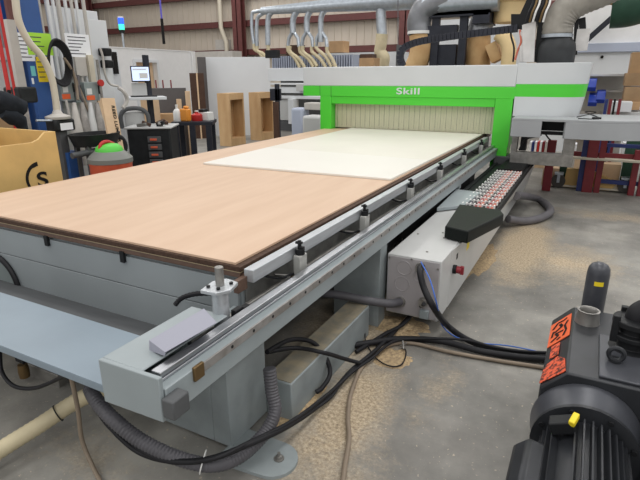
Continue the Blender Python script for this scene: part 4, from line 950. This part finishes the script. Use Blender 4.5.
# computer stand
cs_ = thing('computer_stand', 'rolling computer stand with lit monitor and keyboard shelf by the office wall', 'computer stand', tuple(Vector((P3(146, 130, 9.3).x, P3(146, 130, 9.3).y, 0))))
a = P3(145, 55, 9.3); MB().use('black_frame').bar(Vector((a.x, a.y, 0)), a, .09, .06).build('pole', None, cs_, .004)
MB().use('black_frame').bar(Vector((a.x-.25, a.y, .04)), Vector((a.x+.25, a.y-.1, .04)), .08, .06).build('base', None, cs_, .004)
mx, w_, z0, z1 = vbox(131, 66, 150, 82, 9.15, .05, None, .1)
mo_ = MB().use('black_plastic').box(-w_/2, w_/2, 0, .05, z0, z1, mx).build('monitor', None, cs_, .006)
MB().use('screen').box(-w_/2+.015, w_/2-.015, -.004, 0, z0+.02, z1-.015, mx).build('screen', None, mo_)
ui = MB().use('white_plastic'); ui.box(-.02, w_/2-.04, -.007, -.004, z0+.06, z0+.14, mx); ui.box(-w_/2+.03, w_/2-.05, -.007, -.004, z1-.06, z1-.04, mx); ui.build('screen_window', None, mo_)
mx, w_, z0, z1 = vbox(132, 83, 147, 97, 9.2, .04, None, .1); MB().use('offwhite_paint').box(-w_/2, w_/2, 0, .03, z0, z1, mx).build('paper_holder', None, cs_, .004)
mx, w_, z0, z1 = vbox(129, 97, 167, 100, 8.85, .4, None, .1); MB().use('white_paint').box(-w_/2, w_/2, 0, .45, z0, z1, mx).build('keyboard_shelf', None, cs_, .006)
MB().use('black_plastic').box(-.25, .15, .05, .2, z1, z1+.02, mx).build('keyboard', None, cs_, .004)

# stack light on office wall
a = at(124.5, 52, x=-11.76); a.z = 2.5; sl_ = thing('stack_light', 'signal tower light with blue and green lenses above the office wall', 'light', (a.x, a.y, a.z-.1))
sc_ = 11/503*1.05
for (z0_, z1_, m_, n_) in ((2.41, 2.78, 'galvanised', 'pole'), (2.78, 2.86, 'black_plastic', 'collar'), (2.86, 3.0, 'lamp_green', 'green_lens'), (3.0, 3.16, 'lamp_blue', 'blue_lens'), (3.16, 3.2, 'white_plastic', 'cap')):
    MB().use(m_).cyl((a.x, a.y, z0_), (a.x, a.y, z1_), .03 if n_ == 'pole' else .075, 14).build(n_, None, sl_)
# hanging cord and conduit
A_ = P3(165, 54, 12); A2 = P3(160, -20, 12); tag(MB().use('purple_cord').tube([(A_.x, A_.y, A_.z+.7), (A_.x, A_.y, 5.4)], .018, 8).use('ink_black').cyl((A_.x, A_.y, A_.z+.2), (A_.x, A_.y, A_.z+.7), .03, 8).build('extension_cord'), 'purple-blue cord with black plug hanging in front of the back wall', 'cord')
A_ = at(227, 54, y=17.6); B_ = at(221, 28, y=17.6); C_ = at(219, -25, y=17.6)
tag(MB().use('conduit_cream').tube([A_, Vector((A_.x, A_.y, at(226, 42, y=17.6).z)), B_, Vector((B_.x, B_.y, 6.5))], .09, 10).build('downspout'), 'cream conduit with a bend running up the back wall left of the maroon column', 'conduit')
q = at(222, 46, y=17.7); tag(MB().use('pvc_grey').box(q.x-.35, q.x+.25, 17.72, 17.99, q.z-.25, q.z+.25).build('junction_box'), 'grey junction box on the back wall beside the cream conduit', 'box')
q0 = at(192, 52, y=16); q1 = at(232, 52, y=16); tag(MB().use('pvc_grey').box(q0.x, q1.x, 16, 16.6, 0, q0.z).build('storage_container'), 'long grey unit standing against the back wall below the conduit', 'cabinet')

# ------------------------------------------------------------------ left side clutter: service column
XS = -6.1
def lp(px, py, x=XS): return at(px, py, x=x)
q0 = lp(29, 62); q1 = lp(48, 62)
colb = MB().use('column_blue'); colb.box(XS-.05, XS, q0.y, q1.y, 0, 5.2); colb.box(XS-.35, XS-.05, (q0.y+q1.y)/2-.02, (q0.y+q1.y)/2+.02, 0, 5.2); colb.box(XS-.4, XS-.35, q0.y, q1.y, 0, 5.2)
struct(colb.build('trim_30', None, None, .004))
def paper(px0, py0, px1, py1, x, m, label, lines=0, name='paper_notice', sk=0):
    a = lp(px0, (py0+py1)/2, x); b2 = lp(px1, (py0+py1)/2, x); zt2 = lp((px0+px1)/2, py0, x).z; zb2 = lp((px0+px1)/2, py1, x).z
    o = MB().use(m).box(x-.004, x, a.y, b2.y, zb2, zt2).build(name); tag(o, label, 'paper')
    if lines:
        pr = MB().use('ink'); rnd = random.Random(lines)
        for i in range(lines):
            z = zt2-(zt2-zb2)*(i+1)/(lines+1); y0 = a.y+(b2.y-a.y)*.1; y1 = a.y+(b2.y-a.y)*rnd.uniform(.5, .92)
            pr.box(x, x+.001, y0, y1, z-.006, z+.006)
        pr.build('print', None, o)
    return o
paper(17, 33, 34, 61, XS+.001, 'paper', 'white printed sheet left of the green notice on the blue column', 6)
paper(27, 33, 52, 55, XS+.006, 'paper_green', 'bright green handwritten notice taped to the blue column', 4)
paper(37, 57, 50, 82, XS+.001, 'yellow', 'yellow sheet taped below the green notice', 4)
paper(31, 66, 35.5, 76, XS+.001, 'paper_cyan', 'small cyan sticker on the blue column', 0)
paper(32, 78, 34, 84, XS+.001, 'paper', 'tiny white sticker under the cyan one on the blue column', 0)
# red pipes and greyish channel at far left
for i, (px, m_, r, x_, l) in enumerate(((3, 'red_plastic', .022, -5.6, 'bright red pipe at the far left, the outermost one'), (9, 'red_plastic', .016, -5.7, 'bright red pipe right of the outermost one at the far left'))):
    q = lp(px, 60, x_); tag(MB().use(m_).tube([(x_, q.y, 0), (x_, q.y, 4.6)], r, 10).build('red_pipe'), l, 'pipe')
q = lp(15, 30, -5.9); tag(MB().use('maroon_steel').box(-5.95, -5.9, q.y-.04, q.y+.04, lp(15, 20, -5.9).z, 4.8).build('maroon_channel'), 'dull maroon channel above the grey conduit at the far left', 'channel')
q = lp(18, 60, -5.85); tag(MB().use('pvc_grey').box(-5.92, -5.85, q.y-.05, q.y+.05, lp(20, 90, -5.85).z, lp(16, 20, -5.85).z).build('grey_channel'), 'grey square conduit left of the blue column', 'conduit')
tag(MB().use('conduit_cream').tube(spline([lp(14, -25, -5.6), lp(15.5, 0, -5.6), lp(19, 22, -5.6), lp(29, 42, -5.6), lp(42, 57, -5.6), lp(51, 76, -5.6), lp(55, 95, -5.6), lp(57, 114, -5.6)], 8), .038, 12).build('beige_hose'), 'beige hose curving down across the blue column', 'hose')
# vertical conduits
for i, (px, r, m_) in enumerate(((43, .02, 'pvc_grey'), (51, .03, 'white_paint'), (57, .022, 'white_paint'), (62, .03, 'pvc_grey'), (69, .022, 'white_paint'), (75, .022, 'pvc_grey'), (80, .02, 'white_paint'), (87, .025, 'pvc_grey'))):
    q = lp(px, 30, XS-.1); tag(MB().use(m_).tube([(XS-.1, q.y, 1.45), (XS-.1, q.y, 5.0)], r, 10).build('wall_conduit'), ['slim grey conduit right against the blue column', 'thick white conduit next right of the blue column', 'slim white conduit left of the black coil', 'thick grey conduit above the black coil', 'slim white conduit at the left edge of the white notice', 'slim grey conduit above the middle of the white notice', 'slim white conduit above the right half of the white notice', 'thick grey conduit at the right edge of the white notice'][i], 'conduit')
# backboard with electrical gear
def lbox(px0, py0, px1, py1, x, d, m, name, label=None, cat=None, par=None, bev=.004, zf=False):
    a = lp(px0, (py0+py1)/2, x); b2 = lp(px1, (py0+py1)/2, x); zt2 = lp((px0+px1)/2, py0, x).z; zb2 = 0 if zf else max(0, lp((px0+px1)/2, py1, x).z)
    o = MB().use(m).box(x-d, x, a.y, b2.y, zb2, zt2).build(name, None, par, bev)
    if label: tag(o, label, cat)
    return o
lbox(60, 57, 100, 125, XS-.2, .04, 'offwhite_paint', 'backboard', 'pale board carrying the electrical boxes', 'board', zf=True)
lbox(87, 20, 112, 118, XS-.35, .03, 'white_paint', 'white_sheet', 'large white sheet standing upright behind the black sockets', 'sheet', zf=True)
lbox(52, 9, 100, 60, XS-.5, .03, 'white_paint', 'white_sheet', 'white sheet standing behind the vertical conduits', 'sheet', zf=True)
lbox(108, 50, 122, 120, XS-.9, .05, 'white_paint', 'white_sheet', 'narrow white sheet right of the black sockets', 'sheet', zf=True)
for (a, l, ol) in (((61, 80, 73.5, 101), 'grey disconnect box with orange label, leftmost of three under the white notice', (62.5, 94, 70.5, 99)), ((75, 82, 80.5, 103), 'narrow grey disconnect box with tall orange label, middle of three', (75.5, 84, 79.5, 95)), ((85, 82, 99, 101), 'wide grey disconnect box with orange label, rightmost of three', (87, 95.5, 95, 100))):
    q = lp((a[0]+a[2])/2, 90, XS); o = thing('disconnect_box', l, 'electrical box', (XS, q.y, lp(a[0], a[3], XS).z))
    lbox(*a, XS+.05, .255, 'box_grey', 'housing', par=o); lbox(*ol, XS+.056, .006, 'orange_sticker', 'warning_label', par=o, bev=0)
    if a[0] != 75: lbox(a[0]+2, a[1]+6.5, a[0]+7, a[1]+12.5, XS+.056, .006, 'white_plastic', 'data_label', par=o, bev=0)
    lbox(a[2]-.3, a[1]+3, a[2]+1.2, a[1]+12, XS+.06, .04, 'black_plastic', 'lever', par=o)
paper(66, 34, 90, 57, XS-.066, 'paper', 'white printed notice above the electrical boxes', 6)
cl = MB().use('black_rubber')
c = lp(59, 63, XS+.12)
for k_ in range(5):
    R1 = .17+.012*k_; cl.tube([c+Vector((.015*k_-.03+.01*math.sin(3*a), R1*.72*math.cos(a), R1*1.25*math.sin(a))) for a in [2*PI*i/32 for i in range(32)]], .016, 8, closed=True)
tag(cl.build('coiled_hose'), 'black hose coiled and hung left of the white notice', 'hose')
for (a, l) in (((105, 48, 112.5, 56), 'black socket box on the white sheet, upper one'), ((107, 60, 114.5, 68), 'black socket box on the white sheet, lower one')):
    lbox(*a, XS-.2, .15, 'black_plastic', 'socket_box', l, 'socket', bev=.02)
lbox(114.5, 52, 118, 74, XS-.845, .06, 'ink_black', 'power_strip', 'long black power strip on the narrow white sheet', 'power strip')
tag(MB().use('pvc_grey').tube(spline([lp(100, 48, XS-.15), lp(103, 58, XS-.15), lp(105, 74, XS-.15), lp(110, 84, XS-.15), lp(118, 86, XS-.15)], 8), .016, 8).build('extension_cord'), 'grey cord drooping across the white sheet below the sockets', 'cord')
tag(MB().use('pvc_grey').tube(spline([lp(119, 88, XS-.3), lp(124, 92, XS-.2), lp(127, 100, XS-.2), lp(123, 108, XS-.2)], 8), .03, 8).build('cable_loop'), 'grey cable loop hanging beside the computer stand', 'cable')
q = lp(100, 83, XS+.1); vv = MB().use('red_plastic'); vv.cyl(q, q+Vector((.03, 0, 0)), .045, 12); vv.use('steel_dull'); vv.cyl((q.x, q.y, q.z-.25), (q.x, q.y, q.z+.3), .018, 10); tag(vv.build('shutoff_valve'), 'small red valve handle right of the wide electrical box', 'valve')
lbox(76, 57, 87, 76, XS-.05, .1, 'pvc_grey', 'meter_panel', 'pale panel of gauges under the white notice', 'panel')
lbox(90, 55, 95, 85, XS-.02, .06, 'conduit_cream', 'cream_trunking', 'cream vertical trunking right of the gauge panel', 'trunking')
for i, (a, b2, c_, d_, m_) in enumerate((((70, 58), (74, 75), (82, 95), (96, 130), 'hose_tan'), ((78, 75), (80, 95), (88, 110), (92, 128), 'hose_grey'), ((64, 58), (72, 70), (76, 84), (78, 100), 'hose_tan'), ((66, 100), (70, 118), (72, 130), (76, 150), 'pvc_grey'))):
    tag(MB().use(m_).tube(spline([lp(*a, XS+.14), lp(*b2, XS+.14), lp(*c_, XS+.14), lp(*d_, XS+.2)], 8), .018, 8).build('loose_hose'), ['tan hose hanging from the gauges to the shop vacuum', 'grey hose hanging below the electrical boxes', 'short tan hose next to the black coil', 'pale hose hanging low below the leftmost electrical box'][i], 'hose')
# black tool on small stand left (band of dark items)
lbox(20, 87, 38, 103, -5.6, .3, 'tool_black', 'dark_switch_unit', 'black boxy unit left of the blue column at mid height', 'box', bev=.02)
lbox(24, 101, 37, 200, -5.62, .2, 'fabric_grey', 'grey_rag', 'grey cloth hanging under the black boxy unit', 'cloth', bev=.03)
def blob(pts, r, m, name, label, cat):
    mb = MB().use(m)
    mb.tube(spline(pts, 6), r, 12) if not isinstance(r, list) else mb.tube(pts, r, 12)
    return tag(mb.build(name), label, cat)
blob([lp(-6, 100, -5.0), lp(4, 104, -5.0), lp(14, 107, -5.0), lp(22, 109, -5.0), lp(25, 112, -5.0)], [.10, .12, .11, .09, .03], 'fabric_dark', 'work_bag', 'black fabric bag at the left edge above the wooden crate', 'bag')
blob([lp(2, 113, -4.95), lp(12, 117, -4.95), lp(20, 121, -4.95), lp(24, 130, -4.95)], [.05, .08, .07, .04], 'fabric_dark', 'bag_strap', 'black fabric strap end drooping from the bag towards the crate', 'strap')
tag(MB().use('ink_black').tube([lp(9, 90, -5.0), lp(9.5, 102, -5.0)], .018, 8).build('black_rod'), 'short black rod sticking up from the black bag', 'rod')
lbox(-8, 48, 22, 60, -6.3, .1, 'white_paint', 'white_cabinet', 'white cabinet edge behind the red pipes at the far left', 'cabinet', zf=False)
lbox(-8, 62, 22, 98, -6.3, .1, 'offwhite_paint', 'white_appliance', 'white appliance panel behind the red pipes at the far left', 'appliance', zf=True)
lbox(-8, 22, 12, 47, -6.6, .1, 'pvc_grey', 'grey_locker', 'grey locker behind the red pipes at the far left', 'locker', zf=True)
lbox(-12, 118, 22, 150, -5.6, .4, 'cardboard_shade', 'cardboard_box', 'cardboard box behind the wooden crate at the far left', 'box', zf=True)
# round stool-like scale
q = lp(58, 117, -5.5); stl = thing('bench_grinder', 'grinder-like bench tool on a pedestal right of the blue column', 'tool', (q.x, q.y, 0))
MB().use('pvc_grey').lathe((q.x, q.y, lp(58, 119, -5.5).z), [(.13, 0), (.14, .02), (.14, .03), (.06, .06), (.04, .1)], seg=18).build('round_plate', None, stl)
MB().use('tool_black').box(q.x-.08, q.x+.1, q.y-.12, q.y+.14, lp(58, 131, -5.5).z, lp(58, 119, -5.5).z).build('motor_housing', None, stl, .02)
z_ = lp(60, 127, -5.5).z; MB().use('paper').box(q.x+.1, q.x+.104, q.y-.06, q.y+.1, z_-.03, z_+.05).build('rating_plate', None, stl)
MB().use('dark_grey').box(q.x-.05, q.x+.05, q.y-.05, q.y+.05, 0, lp(58, 131, -5.5).z).build('pedestal', None, stl)
MB().use('column_blue').box(q.x-.1, q.x+.1, q.y-.02, q.y+.16, 0, lp(66, 152, -5.5).z).build('lower_case', None, stl)
tag(MB().use('galvanised').tube([lp(36, 120.5, -5.45), lp(52, 120.5, -5.45)], .012, 8).build('steel_rod'), 'thin steel rod across the blue column by the round plate', 'rod')
# black tub table and shop vacuum
tb_ = thing('utility_tub', 'wide shallow black tub on dark legs behind the shop vacuum', 'tub', (lp(95, 150, -5.3).x, lp(95, 150, -5.3).y, 0))
c = lp(95, 136, -5.3); m1 = MB().use('tool_black')
def oval(c, rx, ry, z, n=28): return [Vector((c.x+rx*math.cos(2*PI*i/n), c.y+ry*math.sin(2*PI*i/n), z)) for i in range(n)]
L_ = (lp(118, 136, -5.3).y-lp(72, 136, -5.3).y)/2
zr = lp(95, 133, -5.3).z
vs = oval(c, .24, L_, zr)+oval(c, .19, L_*.85, zr-.14)+oval(c, .15, L_*.75, zr-.13)+oval(c, .21, L_*.95, zr)
n = 28; fs = []
for k_ in range(3):
    for i in range(n): fs.append((k_*n+i, k_*n+(i+1) % n, (k_+1)*n+(i+1) % n, (k_+1)*n+i))
fs += [tuple(range(2*n, 3*n)), tuple(range(n, 2*n))]
for i in range(n): fs.append((i, (i+1) % n, 3*n+(i+1) % n, 3*n+i))
m1._add(vs, fs, True); m1.build('basin', None, tb_)
for sx, sy in ((-1, -1), (-1, 1), (1, -1), (1, 1)):
    MB().use('dark_grey').bar((c.x+sx*.1, c.y+sy*L_*.6, 0), (c.x+sx*.1, c.y+sy*L_*.6, zr-.13), .05, .05).build('leg', None, tb_)
MB().use('dark_grey').tube([lp(72, 156, -5.2), lp(108, 148, -5.2)], .035, 10).build('crossbar', None, tb_)
for i_, (pa, pb, m_) in enumerate(((72, 76, 'pvc_grey'), (80, 84, 'fabric_grey'), (88, 90, 'offwhite_paint'), (95, 99, 'fabric_grey'))):
    blob([lp(pa+2, 103, -5.95), lp((pa+pb)/2+3, 125, -5.85), lp(pb+6, 165, -5.8)], [.025, .06, .09], m_, 'hanging_cloth', ['pale cloth strip hanging behind the tub, leftmost', 'grey cloth strip hanging behind the tub, second from left', 'whitish cloth strip hanging behind the tub, third from left', 'grey cloth strip hanging behind the tub, rightmost'][i_], 'cloth')['group'] = 'cloth strips behind the tub'
q = lp(110, 156, -4.9); sv = thing('shop_vacuum', 'orange and grey shop vacuum with green top and red handle', 'vacuum', (q.x, q.y, 0))
rr = abs(lp(130, 160, -4.9).y-lp(90, 160, -4.9).y)*.42
zl = lp(110, 162, -4.9).z
MB().use('vac_orange').lathe((q.x, q.y, 0), [(rr*.92, 0), (rr, .05), (rr, zl-.03), (rr*1.02, zl-.02), (rr*1.02, zl)], seg=28).build('tank', None, sv)
MB().use('vac_grey').lathe((q.x, q.y, zl), [(rr*1.06, 0), (rr*1.06, .05), (rr*.9, .09), (rr*.7, .13)], seg=28).build('lid', None, sv)
MB().use('vac_green').lathe((q.x, q.y, zl+.13), [(rr*.66, 0), (rr*.62, .04), (rr*.44, .075), (rr*.1, .09)], seg=24).build('motor_cover', None, sv)
MB().use('red_plastic').tube(spline([(q.x, q.y-rr*.55, zl+.14), (q.x, q.y-rr*.45, zl+.21), (q.x, q.y-rr*.1, zl+.235), (q.x, q.y+rr*.3, zl+.20)], 8), .022, 10).build('handle', None, sv)
cw_ = lp(113, 147, -5.25); tag(MB().use('black_rubber').tube([cw_+Vector((0, .17*math.cos(a), .13*math.sin(a))) for a in [2*PI*i/28 for i in range(28)]], .05, 10, closed=True).build('hose_coil'), 'dark coiled hose resting behind the shop vacuum', 'hose')
# leaning lettered board
bl = thing('lettered_board', 'pale wooden board with black lettering leaning beside the tool chest', 'board', tuple(Vector((-5.1, lp(125, 160, -5.1).y, 0))))
A_ = lp(101.5, 98, -5.35); B_ = lp(114.5, 98, -5.35); cz_ = at(136, 190, x=-4.9); C_ = Vector((-4.95, cz_.y, .0)); D_ = C_+(A_-B_)
D_.z = 0
MB().use('wood_light').prism([A_, B_, C_, D_], (-.03, 0, -.01)).build('plank', None, bl)
ed = (C_-B_).normalized(); rg_ = (B_-A_).normalized()
nrm = ed.cross(rg_).normalized()
if nrm.x < 0: nrm = -nrm
# letters run down the plank
upv = (rg_-rg_.dot(ed)*ed).normalized()
text_mesh('lettering', 'REED LUMBER', .060, B_+ed*.10-upv*.070+nrm*.006, ed, upv, .003, 'ink_black', bl, sx=1.15, offset=.001)
tag(MB().use('wood_light').prism([lp(98, 100, -6.2), lp(101, 100, -6.2), Vector((-5.95, lp(110, 175, -5.95).y, 0)), Vector((-5.95, lp(107, 175, -5.95).y, 0))], (-.03, 0, 0)).build('wood_strip'), 'thin pale wood strip leaning left of the lettered board', 'board')

# wooden crate with logo
cr = thing('plywood_crate', 'yellowish plywood crate with a black letter logo at the left behind the table', 'crate', (-4.6, 3.6, 0))
xf = -4.05
tR = at(57, 134, x=xf); tL = at(0, 134, x=xf)
zT = at(30, 136.5, x=xf).z; y0c, y1c = 2.2, at(60, 160, x=xf).y
t = .025; xbk = -4.95
zT0 = at(3, 138, x=xf).z
# curved-corner front
MB().use('plywood_yellow').prism([(xf, y0c, 0), (xf, y1c, 0), (xf, y1c, zT+.02), (xf, y1c-.1, zT+.02), (xf, y1c-.16, zT-.03), (xf, y1c-.22, zT-.05), (xf, at(10, 140, x=xf).y, zT-.05), (xf, y0c, zT-.05)], (-t, 0, 0)).build('front_panel', None, cr, .003)
MB().use('plywood_yellow').box(xbk, xbk+t, y0c, y1c, 0, zT+.02).build('back_panel', None, cr, .003)
MB().use('plywood_yellow').box(xbk+t, xf-t, y1c-t, y1c, 0, zT+.02).build('end_panel', None, cr, .003)
MB().use('plywood_yellow').box(xbk+t, xf-t, y0c, y0c+t, 0, zT+.02).build('end_panel', None, cr, .003)
MB().use('plywood_yellow').box(xbk+t, xf-t, y0c+t, y1c-t, 0, .02).build('floor_panel', None, cr)
# logo: thick tapering C with a smaller S inside
lc = at(41, 178, x=xf)
up_ = Vector((0, 0, 1)); rt_ = Vector((0, 1, 0))
R0 = abs(at(41, 161, x=xf).z-at(41, 178, x=xf).z)
lgm = MB().use('ink_black'); n = 20; outer = []; inner = []
for i in range(n+1):
    a = (95+i*(300-95)/n)*PI/180; wdt = R0*(.24 if i < 3 else .20-.10*i/n)
    outer.append(Vector((xf+.004, lc.y+R0*.95*math.cos(a), lc.z+R0*math.sin(a)))); inner.append(Vector((xf+.004, lc.y+(R0*.95-wdt)*math.cos(a), lc.z+(R0-wdt)*math.sin(a))))
for i in range(n):
    lgm.prism([outer[i], outer[i+1], inner[i+1], inner[i]], (-.005, 0, 0))
lgm.build('logo', None, cr)
zs = at(41, 187, x=xf).z
text_mesh('logo_letter', 'S', R0*1.25, (xf+.003, lc.y-R0*.28, lc.z-R0*.52), (0, 1, 0), (0, 0, 1), .003, 'ink_black', cr, sx=1.25, offset=.004)

# ------------------------------------------------------------------ light
wd = bpy.data.worlds.new('world'); bpy.context.scene.world = wd; wd.use_nodes = True
bgn = wd.node_tree.nodes['Background']; bgn.inputs[0].default_value = (.985, .975, .965, 1); bgn.inputs[1].default_value = .70
def area(x, y, z, sx, sy, p, col=(1, .98, .95)):
    l = bpy.data.lights.new('ceiling_light', 'AREA'); l.shape = 'RECTANGLE'; l.size = sx; l.size_y = sy; l.energy = p; l.color = col
    o = bpy.data.objects.new('ceiling_light', l); C.objects.link(o); o.location = (x, y, z)
for x in (-12, -6, 0, 5):
    for y in (-4.5, .5, 6, 11.5, 15.5): area(x, y, 6.6, 1.2, 2.4, 85)
sc0 = bpy.context.scene
sc0.view_settings.view_transform = 'Standard'; sc0.view_settings.look = 'None'; sc0.view_settings.exposure = 0; sc0.view_settings.gamma = 1
sc0.view_settings.use_curve_mapping = False
